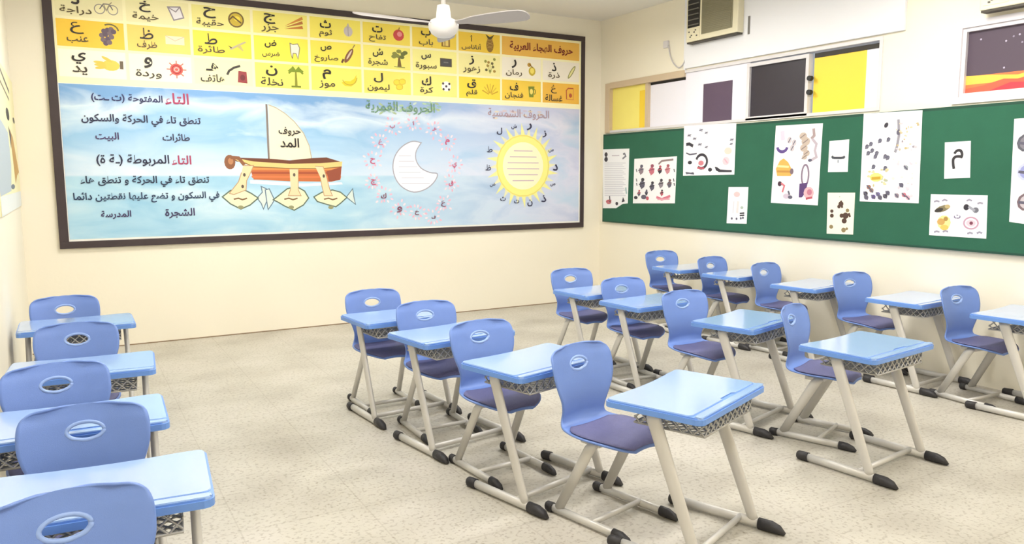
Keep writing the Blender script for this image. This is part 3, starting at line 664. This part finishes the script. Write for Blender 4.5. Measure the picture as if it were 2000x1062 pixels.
# boat, fish: traced in the poster plane (crop pixels of the photograph)
def cp(x0, y0, s): return lambda *q: [aty(x0+a/s, y0+b/s) for a, b in q]
bt = cp(420, 190, 4.4267); art = Flat(lambda u, v, d: PB(u, v, d+.0004))
FOAM = (240, 244, 248)
art.poly(bt((300, 715), (640, 735), (760, 745), (1090, 735), (1100, 752), (760, 770), (300, 745)), FOAM)
art.line(bt((440, 60), (462, 545)), .02, (130, 118, 110))
art.poly(bt((455, 65), (520, 90), (600, 140), (680, 210), (760, 310), (810, 420), (835, 555), (640, 540), (470, 555)), (242, 234, 206))
art.line(bt((455, 65), (520, 90), (600, 140), (680, 210), (760, 310), (810, 420), (835, 555)), .010, (190, 176, 150))
art.poly(bt((130, 520), (460, 530), (640, 545), (840, 525), (960, 520), (1090, 560), (1000, 590), (640, 590), (300, 570), (180, 555)), (112, 62, 40))
art.poly(bt((290, 590), (1090, 590), (1080, 710), (1000, 730), (640, 725), (330, 710)), (200, 110, 60))
for k, cc in ((620, (232, 150, 80)), (655, (168, 80, 50)), (690, (216, 120, 70))): art.poly(bt((310, k-12), (1085, k-10), (1083, k+8), (318, k+6)), cc)
art.poly(bt((960, 640), (1090, 600), (1075, 715), (980, 728)), (150, 74, 50))
art.poly(bt((130, 515), (330, 555), (640, 575), (900, 570), (1095, 555), (1090, 600), (900, 620), (640, 615), (330, 600), (210, 560)), (236, 204, 130))
art.line(bt((150, 520), (330, 600), (640, 615), (900, 618), (1090, 600)), .008, (120, 80, 40))
art.ell(*bt((125, 560))[0], .055, .075, (140, 90, 60)); art.ell(*bt((132, 552))[0], .026, .034, (186, 130, 90)); art.line(bt((130, 520), (200, 525), (250, 585)), .035, (140, 90, 60))
SKIN, FISH, OUT = (244, 214, 170), (232, 232, 196), (92, 110, 96)
for body, tail, arm in (([(60, 860), (130, 805), (230, 790), (310, 830), (370, 870), (300, 930), (220, 965), (130, 920)], [(360, 870), (405, 820), (395, 770), (440, 790), (450, 880), (415, 965), (395, 915)], [(240, 590), (330, 590), (300, 660), (270, 720), (265, 800), (160, 840), (120, 830), (200, 730), (225, 650)]),
                        ([(500, 885), (570, 830), (620, 790), (700, 770), (770, 810), (805, 870), (760, 930), (680, 975), (600, 940), (540, 905)], [(510, 885), (465, 790), (430, 800), (440, 880), (455, 970), (490, 920)], [(640, 620), (715, 620), (715, 800), (740, 850), (630, 850), (650, 790)]),
                        ([(850, 860), (920, 820), (1010, 800), (1080, 820), (1135, 865), (1080, 915), (1040, 945), (980, 930), (880, 900)], [(1130, 862), (1185, 790), (1195, 860), (1210, 925), (1165, 890)], [(860, 595), (930, 600), (960, 690), (985, 790), (1010, 850), (940, 850), (920, 770), (905, 690)])):
    art.poly(bt(*tail), (214, 226, 220)); art.line(bt(*tail), .010, (96, 120, 140), True)
    art.poly(bt(*body), FISH); art.line(bt(*body), .013, OUT, True)
    art.poly(bt(*arm), SKIN); art.line(bt(*arm), .008, (190, 150, 110))
    cx = sum(q[0] for q in body)/len(body); art.line(bt((cx-60, 880), (cx-20, 872), (cx+15, 884), (cx+55, 872)), .015, (130, 96, 60)); art.ell(*bt((cx, 950))[0], .03, .02, (150, 150, 110))
for q in ((680, 670), (235, 770), (250, 670), (935, 680)): art.ell(*bt(q)[0], .014, .02, (90, 80, 70), n=7)
# moon inside a ring of pink letters
mc = cp(680, 180, 3.54); PINK = (226, 150, 176)
pp(art.done('boat_picture', poster)); art = Flat(lambda u, v, d: PB(u, v, d+.0004))
moon = [(500, 350), (440, 340), (370, 375), (320, 440), (305, 520), (325, 600), (375, 660), (450, 690), (530, 670), (590, 620), (612, 565), (560, 555), (500, 525), (465, 470), (465, 410)]
moon = catmull(moon+moon[:1], 4)[:-1]; art.poly(mc(*moon), (244, 244, 250)); art.line(mc(*moon), .013, (164, 164, 180), True)
for k in range(6): yy = 440+k*38; art.line(mc((345+(k > 3)*20, yy), (430+k*22 if k < 5 else 560, yy)), .008, (206, 206, 220))
MOONL = 'أ ب غ ح ج ك و خ ف ع ق ي م هـ'.split()
for (x, y, big), l in zip(((445, 215, .7), (300, 240, 1), (220, 345, 1), (165, 475, 1), (170, 620, 1), (240, 715, 1.1), (350, 810, 1.1), (470, 830, .9), (585, 860, .9), (655, 770, 1.1), (705, 630, 1), (730, 505, 1), (680, 345, 1), (590, 255, 1)), MOONL):
    u, v = mc((x, y))[0]
    for k in range(12): a = k*.52+x; q = .05+.06*rn.random(); art.ell(u+q*math.cos(a), v+q*math.sin(a), .020, .011, [(240, 200, 216), (234, 178, 200), (244, 222, 232)][k % 3], rot=a, n=7); art.k -= 1
    art.k += 1
    let.text(l, u-.03*big, u+.03*big, v, [(206, 80, 120), (130, 64, 90)][int(y > 700)], hmax=.065*big, bold=.02)
for k in range(40):                                                  # green banner above the moon
    u, v = mc((190+rn.random()*440, 75+rn.random()*75))[0]; art.ell(u, v, .03, .012, [(176, 206, 176), (150, 186, 180), (196, 214, 200), (170, 190, 150)][k % 4], rot=rn.uniform(-.6, .6), n=7)
u, v = mc((360, 110))[0]; let.text('الحروف القمرية', u-.42, u+.42, v, (110, 150, 120), hmax=.16, bold=.012)
# sun with dark letters
pp(art.done('moon_picture', poster)); art = Flat(lambda u, v, d: PB(u, v, d+.0004))
cu, cv = mc((1205, 510))[0]; ru = mc((1385, 510))[0][0]-cu
for k in range(28):
    a = k*2*math.pi/28; r1, r2 = ru*.92, ru*(1.26+.10*(k % 2)); b = .10
    art.poly([(cu+r1*math.cos(a-b), cv+r1*math.sin(a-b)), (cu+r2*math.cos(a+.05), cv+r2*math.sin(a+.05)), (cu+r1*math.cos(a+b), cv+r1*math.sin(a+b))], (242, 238, 160) if k % 2 else (232, 230, 190))
art.ell(cu, cv, ru, ru, (246, 240, 140), n=30); art.ring(cu, cv, ru*.97, ru*.97, .014, (236, 222, 120)); art.ell(cu, cv, ru*.76, ru*.76, (250, 246, 206), n=30)
for k, wdt in enumerate((.35, .5, .58, .6, .55, .4)): zz = cv+ru*(.48-k*.19); art.line([(cu-ru*wdt, zz), (cu+ru*wdt, zz)], .012, (206, 180, 190))
SUNL = 'ل ش ر ز س د ص ذ ن ت ث ض ظ ط'.split()
for (x, y), l in zip(((1040, 270), (1140, 240), (1245, 240), (1350, 290), (1395, 405), (1425, 520), (1408, 640), (1345, 735), (1250, 765), (1158, 755), (1063, 735), (992, 640), (962, 520), (972, 395)), SUNL):
    u, v = mc((x, y))[0]; let.text(l, u-.038, u+.038, v, (52, 52, 82), hmax=.085, bold=.02)
for k in range(20):
    u, v = mc((990+rn.random()*370, 130+rn.random()*50))[0]; art.ell(u, v, .035, .012, [(216, 200, 206), (226, 214, 196), (206, 196, 216)][k % 3], n=7)
u, v = mc((1175, 155))[0]; let.text('الحروف الشمسية', u-.44, u+.44, v, (176, 150, 160), hmax=.14, bold=.008)
pp(art.done('sun_picture', poster)); pp(let.done('lettering', poster))

# ------------------------------------------------------------------ green notice board and its sheets
GX = XR-.03
board = empty('notice_board', (XR, 5.2, 1.06)); tag(board, 'long green felt notice board on the right wall under the windows', 'notice board')
bm = bmesh.new(); box(bm, (GX, 1.9, 1.065), (XR-.0015, 8.25, 2.19)); o = obj('felt_panel', bm, GREEN, board, (-XR, -5.2, -1.06))
bm = bmesh.new()
box(bm, (GX-.0005, 1.9, 2.175), (XR-.0015, 8.262, 2.197)); box(bm, (GX-.0005, 1.9, 1.055), (XR-.0015, 8.262, 1.072)); box(bm, (GX-.0005, 8.245, 1.072), (XR-.0015, 8.262, 2.175))
obj('edge_strip', bm, mat((26, 72, 56), .7, name='dark_green_edge'), board, (-XR, -5.2, -1.06))
def sheet(name, corners, label, cat, draw, paper=(246, 246, 248)):
    """paper on the board: corners in photo pixels, clockwise from top left; real sheet 3 mm proud of the felt"""
    X = GX-.0035
    q = [atx(a, b, X) for a, b in corners]
    F = Flat(lambda u, v, d: (X-.0006-d, u, v)); bm = F.bm; F.mi(mat(paper, .7))
    lo = [bm.verts.new((GX-.0006, y, z)) for y, z in q]; hi = [bm.verts.new((X, y, z)) for y, z in q]; n = len(q)
    bm.faces.new(hi); bm.faces.new(lo[::-1])
    for i in range(n): bm.faces.new((lo[i], lo[(i+1) % n], hi[(i+1) % n], hi[i]))
    draw(F, X); o = tag(F.done(name), label, cat)
    return o
def maker(x0, y0, s):
    class K:
        def __init__(k, F, X): k.F, k.X = F, X
        def p(k, a, b): return atx(x0+a/s, y0+b/s, k.X)
        def e(k, a, b, r, r2, m, rot=0):
            u, v = k.p(a, b); u2, _ = k.p(a+r, b); _, v2 = k.p(a, b-r2); k.F.ell(u, v, abs(u2-u), abs(v2-v), m, rot, 10)
        def l(k, pts, wd, m): k.F.line([k.p(*q) for q in pts], wd, m)
        def g(k, pts, m): k.F.poly([k.p(*q) for q in pts], m)
        def fig(k, a, b, h, m1, m2):        # a small printed figure: body, head, two strokes
            k.e(a, b+h*.12, h*.24, h*.34, m1); k.e(a+h*.05, b-h*.32, h*.15, h*.16, m2); k.l([(a-h*.28, b+h*.1), (a+h*.26, b-h*.05)], .012, m2); k.l([(a-h*.1, b+h*.5), (a+h*.14, b+h*.3)], .014, m1)
        def t(k, txt, a0, a1, b, m, hm=None, bold=.02): k.F.text(txt, k.p(a0, b)[0], k.p(a1, b)[0], k.p((a0+a1)/2, b)[1], m, hm, bold)
    return K
D1, D2, RD, PK, PU, YL = (60, 56, 66), (96, 92, 110), (190, 90, 104), (232, 170, 186), (96, 72, 140), (232, 196, 100)
KA = maker(1160, 250, 4.8267)
def d1(F, X):
    k = KA(F, X)
    for y in range(330, 640, 17): k.l([(100, y), (300-(y % 3)*14, y)], .007, (206, 204, 214))
    k.e(115, 250, 15, 22, D1); k.e(115, 295, 17, 24, D1); k.l([(270, 290), (300, 265), (290, 240), (275, 245)], .022, (120, 120, 130)); k.l([(170, 260), (240, 258)], .012, (200, 190, 200))
    k.e(140, 695, 26, 22, (200, 120, 130)); k.l([(148, 640), (152, 700)], .02, D1); k.l([(115, 690), (165, 680)], .014, RD); k.e(216, 712, 13, 17, D1); k.g([(275, 650), (292, 690), (262, 700)], D1); k.l([(300, 560), (308, 620)], .03, (180, 200, 200))
sheet('worksheet', [(1177.5, 291.5), (1229, 290), (1226, 397), (1216, 398), (1203, 406.5), (1177.5, 406.5)], 'tall white sheet of printed lines with a cut lower corner, leftmost on the green board', 'worksheet', d1)
def d2(F, X):
    k = KA(F, X)
    for a, b, h, m1, m2 in ((445, 390, 95, (150, 130, 140), D2), (545, 390, 105, (200, 110, 126), (150, 80, 100)), (622, 390, 80, D1, RD), (695, 385, 95, (206, 140, 150), (170, 90, 100)), (455, 520, 105, D2, D1), (548, 545, 90, D2, D1), (632, 520, 90, (150, 140, 150), D1), (712, 520, 85, D2, (120, 90, 90)), (425, 610, 60, D2, RD), (495, 605, 56, D1, D2), (640, 608, 60, RD, D1)): k.fig(a, b, h, m1, m2)
    for a, b in ((400, 400), (400, 490), (402, 530), (755, 400), (750, 490), (755, 530)): k.l([(a, b-14), (a+6, b+14)], .014, D1)
    k.l([(610, 340), (640, 310), (750, 296)], .022, (150, 130, 130)); k.e(395, 655, 18, 16, D1); k.e(470, 650, 26, 22, D2); k.e(505, 662, 14, 18, RD); k.l([(590, 650), (640, 672), (720, 640)], .03, (216, 120, 140)); k.l([(600, 672), (715, 668)], .016, PK)
sheet('worksheet', [(1239, 310), (1322, 305), (1318, 397), (1236, 397)], 'white worksheet crowded with small red and black figures, next to the cut-corner sheet', 'worksheet', d2)
def d3(F, X):
    k = KA(F, X)
    for a, b, r in ((900, 70, 18), (950, 100, 16), (1010, 20, 18), (1060, 45, 14), (1000, 155, 18), (1060, 180, 14), (1300, 110, 18), (1295, 150, 14)): k.e(a, b, r, r*.7, (186, 184, 196), .5); k.l([(a-r, b+6), (a+r, b-8)], .010, D2)
    k.l([(870, 155), (900, 150), (935, 170)], .035, D1); k.l([(870, 235), (905, 250), (970, 240)], .016, D2); k.e(905, 325, 20, 17, D1)
    u, v = k.p(1015, 315); F.ring(u, v, .085, .075, .03, D1, .3, 5.4); k.e(1010, 330, 26, 24, (214, 130, 140)); k.l([(975, 375), (1040, 380)], .022, RD)
    k.e(1265, 215, 36, 34, (232, 214, 200)); k.e(1245, 310, 34, 40, (240, 206, 214)); k.l([(1230, 290), (1260, 330)], .016, PK)
    k.e(1095, 392, 19, 19, D1); k.g([(1140, 365), (1165, 370), (1190, 390), (1260, 395), (1300, 395), (1300, 415), (1180, 415), (1150, 398)], D1); k.l([(865, 420), (945, 432)], .016, D2); k.l([(870, 432), (940, 420)], .01, D2)
sheet('worksheet', [(1336, 246), (1438, 240), (1434, 341), (1334, 343)], 'large white poster sheet with scattered dark drawings below the purple window film', 'worksheet', d3)
def d4(F, X):
    k = KA(F, X); k.e(1348, 625, 30, 26, (240, 196, 196)); k.l([(1320, 690), (1310, 800)], .01, (216, 210, 214)); k.l([(1360, 690), (1350, 800)], .03, (244, 222, 220)); k.e(1395, 750, 14, 14, (176, 190, 180))
    for a, b in ((1300, 852), (1345, 855), (1385, 850), (1405, 845)): k.e(a, b, 9, 12, D2)
    for y in (805, 825): k.l([(1375, y), (1418, y-4)], .016, D1)
sheet('worksheet', [(1423, 365), (1461.5, 365), (1458, 437), (1419, 436)], 'small narrow white card with a pale pink figure, low on the board', 'worksheet', d4)
KB = maker(1490, 210, 3.933)
def d5(F, X):
    k = KB(F, X)
    k.l([(150, 180), (155, 250)], .05, (222, 206, 222)); u, v = k.p(150, 300); F.ring(u, v, .06, .05, .03, PU, 3.3, 6.2)
    for a, b in ((205, 250), (240, 270), (225, 310)): k.e(a, b, 18, 26, (206, 196, 200)); k.l([(a-10, b+20), (a+10, b-18)], .01, D2)
    for a, b, r in ((310, 220, 30), (330, 260, 34), (315, 310, 30), (335, 350, 26), (320, 380, 20)): k.e(a, b, r, r*1.0, (196, 178, 164)); k.l([(a-22, b+14), (a+18, b-16)], .010, (140, 124, 120))
    k.l([(390, 160), (395, 215), (372, 240)], .03, (170, 150, 150)); k.l([(380, 240), (412, 280), (400, 330), (412, 380), (370, 405)], .026, (190, 176, 186)); k.e(362, 405, 16, 12, D2)
    k.g([(100, 470), (130, 410), (160, 390), (195, 420), (230, 490), (215, 525), (110, 525)], (224, 176, 88)); k.l([(110, 450), (200, 455)], .02, (250, 226, 160)); k.l([(108, 490), (215, 492)], .02, (196, 140, 70)); k.e(222, 490, 14, 24, (130, 110, 120))
    k.e(130, 585, 16, 20, (70, 40, 60)); k.l([(140, 580), (165, 600), (150, 650)], .02, (214, 120, 130)); k.e(180, 680, 26, 20, (206, 190, 206)); k.e(210, 688, 18, 14, D2); k.l([(195, 640), (205, 670)], .02, D2)
    u, v = k.p(325, 520); F.ring(u, v, .04, .10, .018, (140, 120, 140)); k.g([(282, 585), (345, 575), (330, 650), (300, 690), (276, 690)], (90, 60, 116)); k.e(352, 655, 40, 48, (222, 178, 184)); k.e(358, 650, 20, 24, (196, 120, 140)); k.l([(330, 700), (380, 690)], .02, RD)
sheet('worksheet', [(1515.5, 245.5), (1607, 240.5), (1597, 401), (1505.5, 396)], 'tall white drawing sheet with a gold shape and a purple bottle drawing', 'worksheet', d5)
def d6(F, X):
    k = KB(F, X); k.l([(531, 372), (536, 383), (550, 386), (600, 386), (622, 383), (629, 373)], .022, (66, 70, 78)); k.l([(578, 402), (578, 424)], .014, (150, 156, 164))
sheet('letter_card', [(1620, 275.5), (1658.5, 272), (1655.5, 335.5), (1617, 336)], 'small white card with a single wide black letter, dot beneath', 'card', d6)
def d7(F, X):
    k = KB(F, X); DB = (84, 60, 50)
    for a, b, r in ((600, 740, 20), (585, 760, 14), (530, 795, 13), (530, 830, 15), (525, 915, 15), (650, 790, 14), (635, 830, 24), (625, 870, 20), (605, 830, 16), (620, 940, 18), (645, 930, 10)): k.e(a, b, r, r*1.05, DB if (a+b) % 3 else (150, 130, 90))
    k.l([(590, 680), (590, 690)], .012, (190, 196, 180)); k.l([(600, 715), (610, 770)], .02, DB); k.l([(660, 810), (670, 840)], .02, DB)
sheet('worksheet', [(1616.5, 376), (1670, 376), (1666, 458), (1614.5, 456)], 'small cream sheet with brown blots, under the card with the wide letter', 'worksheet', d7, (250, 244, 222))
def d8(F, X):
    k = KB(F, X); r8 = random.Random(8)
    k.e(948, 135, 15, 22, D1, .5); k.l([(1042, 90), (1046, 210), (1030, 300), (1015, 345)], .024, (150, 146, 156)); k.e(1042, 190, 16, 22, D2)
    for a, b in ((800, 300), (830, 280), (810, 350), (840, 330), (875, 350), (865, 375), (940, 375), (960, 385), (850, 455), (940, 465), (900, 255), (965, 245)):
        k.e(a, b, 14, 18, D2); k.l([(a-14, b+16), (a+14, b-10)], .014, (110, 110, 126))
    for n_ in range(26): a, b = r8.uniform(1010, 1195), r8.uniform(120, 330); k.e(a, b, r8.uniform(5, 14), r8.uniform(5, 12), r8.choice([(196, 176, 130), (206, 200, 206), (150, 140, 150), (214, 200, 170)]))
    for n_ in range(20): a, b = r8.uniform(1000, 1180), r8.uniform(330, 680); k.e(a, b, r8.uniform(5, 13), r8.uniform(6, 14), r8.choice([(240, 214, 220), (226, 216, 222), (214, 206, 214), (240, 222, 214)]))
    for n_ in range(16): a, b = r8.uniform(790, 960), r8.uniform(470, 600); k.e(a, b, r8.uniform(6, 15), r8.uniform(6, 12), r8.choice([(206, 196, 150), (186, 190, 160), (226, 210, 160)]))
    k.e(870, 535, 50, 34, (240, 226, 130)); k.l([(835, 545), (905, 540)], .026, (200, 160, 50))
    for a, b, m in ((790, 660, D1), (795, 690, D2), (850, 685, PU), (885, 665, (120, 110, 160)), (900, 690, D2), (940, 680, D1), (960, 655, D2), (815, 610, (160, 110, 90)), (835, 635, (150, 120, 110)), (1030, 675, (150, 130, 140)), (1085, 670, (196, 110, 126)), (1115, 690, PK), (1065, 595, D2), (1100, 460, (150, 156, 160))): k.e(a, b, 17, 17, m); k.l([(a-16, b-14), (a+12, b+16)], .012, D2)
sheet('worksheet', [(1687, 222), (1801.5, 215), (1794, 397), (1679, 393)], 'largest white sheet on the board, covered with many tiny faint pictures', 'worksheet', d8)
KC = maker(1780, 180, 3.54)
def d9(F, X):
    k = KC(F, X); k.t('م', 280, 358, 462, (52, 48, 52), .24, .012)
sheet('letter_card', [(1845.5, 278), (1896, 275), (1894.5, 347), (1844, 349)], 'small white card with one curled black letter, at the right of the board', 'card', d9)
def d10(F, X):
    k = KC(F, X)
    k.e(215, 805, 55, 22, (130, 120, 90), -.35); k.e(190, 815, 32, 14, (60, 54, 50), -.3); k.e(250, 790, 20, 14, (190, 170, 120))
    k.e(225, 900, 48, 50, (244, 226, 150)); k.e(205, 895, 28, 24, (204, 160, 90)); k.e(238, 875, 16, 16, (176, 140, 70)); k.e(228, 935, 30, 20, (226, 196, 100))
    k.e(380, 795, 20, 22, (50, 46, 56)); k.e(445, 815, 22, 20, (110, 110, 120)); k.l([(395, 790), (440, 820)], .02, (160, 160, 170))
    u, v = k.p(412, 905); F.ring(u, v, .055, .045, .012, (196, 150, 170)); k.e(414, 905, 15, 14, (120, 70, 90)); k.e(412, 905, 34, 24, (230, 200, 210)); k.e(414, 905, 13, 12, (120, 60, 80))
    k.t('ت', 295, 340, 860, (110, 90, 130), .12)
    for a, b in ((175, 755), (230, 748), (400, 748), (475, 768), (175, 965), (235, 962), (405, 975), (470, 972)): k.l([(a-18, b+3), (a, b-5), (a+20, b+2)], .014, (160, 154, 170))
sheet('worksheet', [(1818, 379), (1929, 381.5), (1926, 466), (1814.5, 459)], 'wide white sheet with four coloured pictures, below the curled letter card', 'worksheet', d10)
def d11(F, X):
    k = KC(F, X)
    for b, m, m2 in ((350, (130, 126, 136), (90, 90, 100)), (550, (150, 154, 206), (196, 200, 232)), (760, (196, 186, 190), (120, 100, 106))): k.e(790, b, 62, 62, m2); k.e(790, b, 42, 46, m); k.l([(740, b), (830, b+10)], .02, D2)
sheet('worksheet', [(1981, 232), (2070, 226), (2066, 447), (1971, 433)], 'tall white sheet with round pictures, cut by the right border of the photo', 'worksheet', d11)

# ------------------------------------------------------------------ paper on the left wall
bm = bmesh.new(); box(bm, (XL, 5.9, 1.40), (XL+.008, 8.355, 2.50)); lw = obj('wall_chart', bm, mat((244, 236, 190), .7)); tag(lw, 'cream wall chart seen edge-on on the left wall by the corner', 'chart')
F = Flat(lambda u, v, d: (XL+.0085+d, u, v))
F.rect(5.9, 1.40, 8.355, 1.53, (232, 236, 234)); F.poly([(5.9, 1.53), (7.05, 1.55), (7.3, 1.75), (7.2, 2.0), (5.9, 2.1)], (186, 198, 206))
F.line([(5.9, 2.47), (6.9, 2.44), (7.8, 2.36)], .03, (110, 106, 100)); F.line([(5.9, 2.40), (7.7, 2.29)], .022, (130, 120, 104))
F.ell(7.35, 2.15, .20, .05, DRK); F.ell(8.15, 2.15, .14, .026, (60, 54, 50)); F.poly([(7.45, 2.04), (7.8, 1.99), (8.1, 1.82), (8.33, 1.70), (8.0, 1.67), (7.7, 1.60), (7.55, 1.85)], (196, 152, 80)); F.poly([(7.3, 2.06), (7.6, 2.0), (7.45, 1.88)], (90, 80, 76)); F.ell(7.3, 1.58, .25, .02, (110, 120, 130))
F.done('print', lw)

# ------------------------------------------------------------------ air conditioners
ACB = mat((234, 226, 196), .45, name='aged_cream_plastic'); ACG = mat((142, 136, 110), .6, name='grille_grey_beige'); ACS = mat((198, 186, 156), .5, name='ac_side')
def make_ac(y0, z0, label):
    a = empty('air_conditioner', (XR-.03, y0, z0)); tag(a, label, 'air conditioner', None)
    W, H, DP = .76, .47, .085
    # local: x out of the wall is negative, y to the far end (0..W), z up
    bm = bmesh.new(); box(bm, (-DP, 0, 0), (.03, W, H), 0, .008); obj('body', bm, ACB, a)
    bm = bmesh.new(); box(bm, (-DP-.006, .07, .055), (-DP, .52, H-.03), 0, .003)
    for k in range(20): z = .07+k*.018; box(bm, (-DP-.012, .085, z), (-DP-.004, .505, z+.008), 0)
    obj('intake_grille', bm, ACG, a)
    bm = bmesh.new(); box(bm, (-DP-.004, .55, .15), (-DP, .735, H-.02), 0)
    for k in range(5): z = .17+k*.055; box(bm, (-DP-.014, .56, z), (-DP-.002, .725, z+.012), 1)
    obj('louvre', bm, [BLACK, mat((110, 106, 98), .5)], a)
    bm = bmesh.new(); box(bm, (-DP-.004, .55, .03), (-DP, .735, .13), 0, .002)
    for ky, kz in ((.58, .05), (.62, .09), (.66, .06), (.70, .10), (.68, .045), (.60, .11)): box(bm, (-DP-.010, ky, kz), (-DP-.003, ky+.016, kz+.012), 1)
    obj('control_panel', bm, [ACB, mat((90, 86, 80), .5)], a)
    bm = bmesh.new(); box(bm, (-DP+.006, .01, -.016), (.0, W-.01, .0), 0); obj('under_shade', bm, mat((70, 64, 54), .6), a)  # dark strip painting the shadow below the unit
    return a
yA = atx(1440, 62, XR-.115)[0]; zA = atx(1440, 62, XR-.115)[1]
ac1 = make_ac(yA, zA, 'aged cream window air conditioner set into the white panel above the dark pane')
yB, zB = atx(1912, 27, XR-.115)
ac2 = copy_tree(ac1); ac2.location = (XR-.03, yB-.76, zB+.02); ac2['label'] = 'white air conditioner at the top right corner, only its underside edge in view'
# hanging cable
bm = bmesh.new()
q = [(1343, 66), (1342, 95), (1338, 118), (1327, 132), (1316, 124), (1309, 108), (1306, 88)]
pts = [Vector((XR-.015, *atx(a, b, XR-.015))) for a, b in q]
sm = catmull([tuple(p) for p in pts], 5); tube(bm, sm, .007, .007, 8, (1, 0, 0))
cab = obj('power_cable', bm, mat((196, 192, 194), .5)); tag(cab, 'pale grey cable looping down beside the cream air conditioner', 'cable')
bm = bmesh.new(); y, z = atx(1303, 87, XR); box(bm, (XR-.03, y-.04, z-.04), (XR, y+.04, z+.04), 0, .006); o = obj('socket', bm, FRAMEW); tag(o, 'small white wall socket where the grey cable ends', 'socket')
bm = bmesh.new(); y, z = atx(1463, 55, XR-.03); box(bm, (XR-.036, y-.012, z-.06), (XR-.029, y+.012, z+.12), 0); o = obj('cable_clip', bm, mat((120, 116, 112), .6)); tag(o, 'thin grey strip on the white panel right of the air conditioner', 'strip')

# ------------------------------------------------------------------ ceiling fan
fx, fy, fz = 2.21, 4.74, 2.645
fan = empty('ceiling_fan', (fx, fy, ZC)); tag(fan, 'white three-blade ceiling fan hanging in front of the alphabet poster', 'fan')
FANW = mat((238, 234, 230), .4, name='fan_white'); h = fz-ZC
bm = bmesh.new(); tube(bm, [(0, 0, 0), (0, 0, h+.10)], .016, n=14, hint=(1, 0, 0)); obj('down_rod', bm, FANW, fan)
bm = bmesh.new(); lathe(bm, [(.012, 0), (.07, 0), (.065, -.05), (.03, -.09), (.012, -.09)]); obj('ceiling_cup', bm, FANW, fan)
bm = bmesh.new(); lathe(bm, [(.018, h+.125), (.04, h+.12), (.045, h+.08), (.05, h+.04), (.085, h+.025), (.10, h+.0), (.098, h-.03), (.08, h-.06), (.05, h-.08), (.02, h-.086)]); obj('motor', bm, FANW, fan)
va = math.atan2(-fy, -fx)
for k in range(3):
    a = va+math.pi/3+k*2*math.pi/3+R(-2)
    bm = bmesh.new()
    prof = [(.10, .022), (.16, .028), (.24, .05), (.36, .062), (.50, .068), (.58, .062), (.61, .045), (.622, .02)]
    tw = R(-18); vs = []
    for r_, w_ in prof:
        vs.append([bm.verts.new((r_, s*w_*math.cos(tw), s*w_*math.sin(tw)+o_)) for s, o_ in ((-1, .003), (1, .003), (1, -.003), (-1, -.003))])
    for A, B in zip(vs, vs[1:]):
        for i in range(4): bm.faces.new((A[i], A[(i+1) % 4], B[(i+1) % 4], B[i]))
    bm.faces.new(vs[0]); bm.faces.new(vs[-1][::-1])
    bl = obj('blade', bm, mat((188, 182, 180), .45, name='fan_blade'), fan, (0, 0, h+.005)); bl.rotation_euler = (0, 0, a)
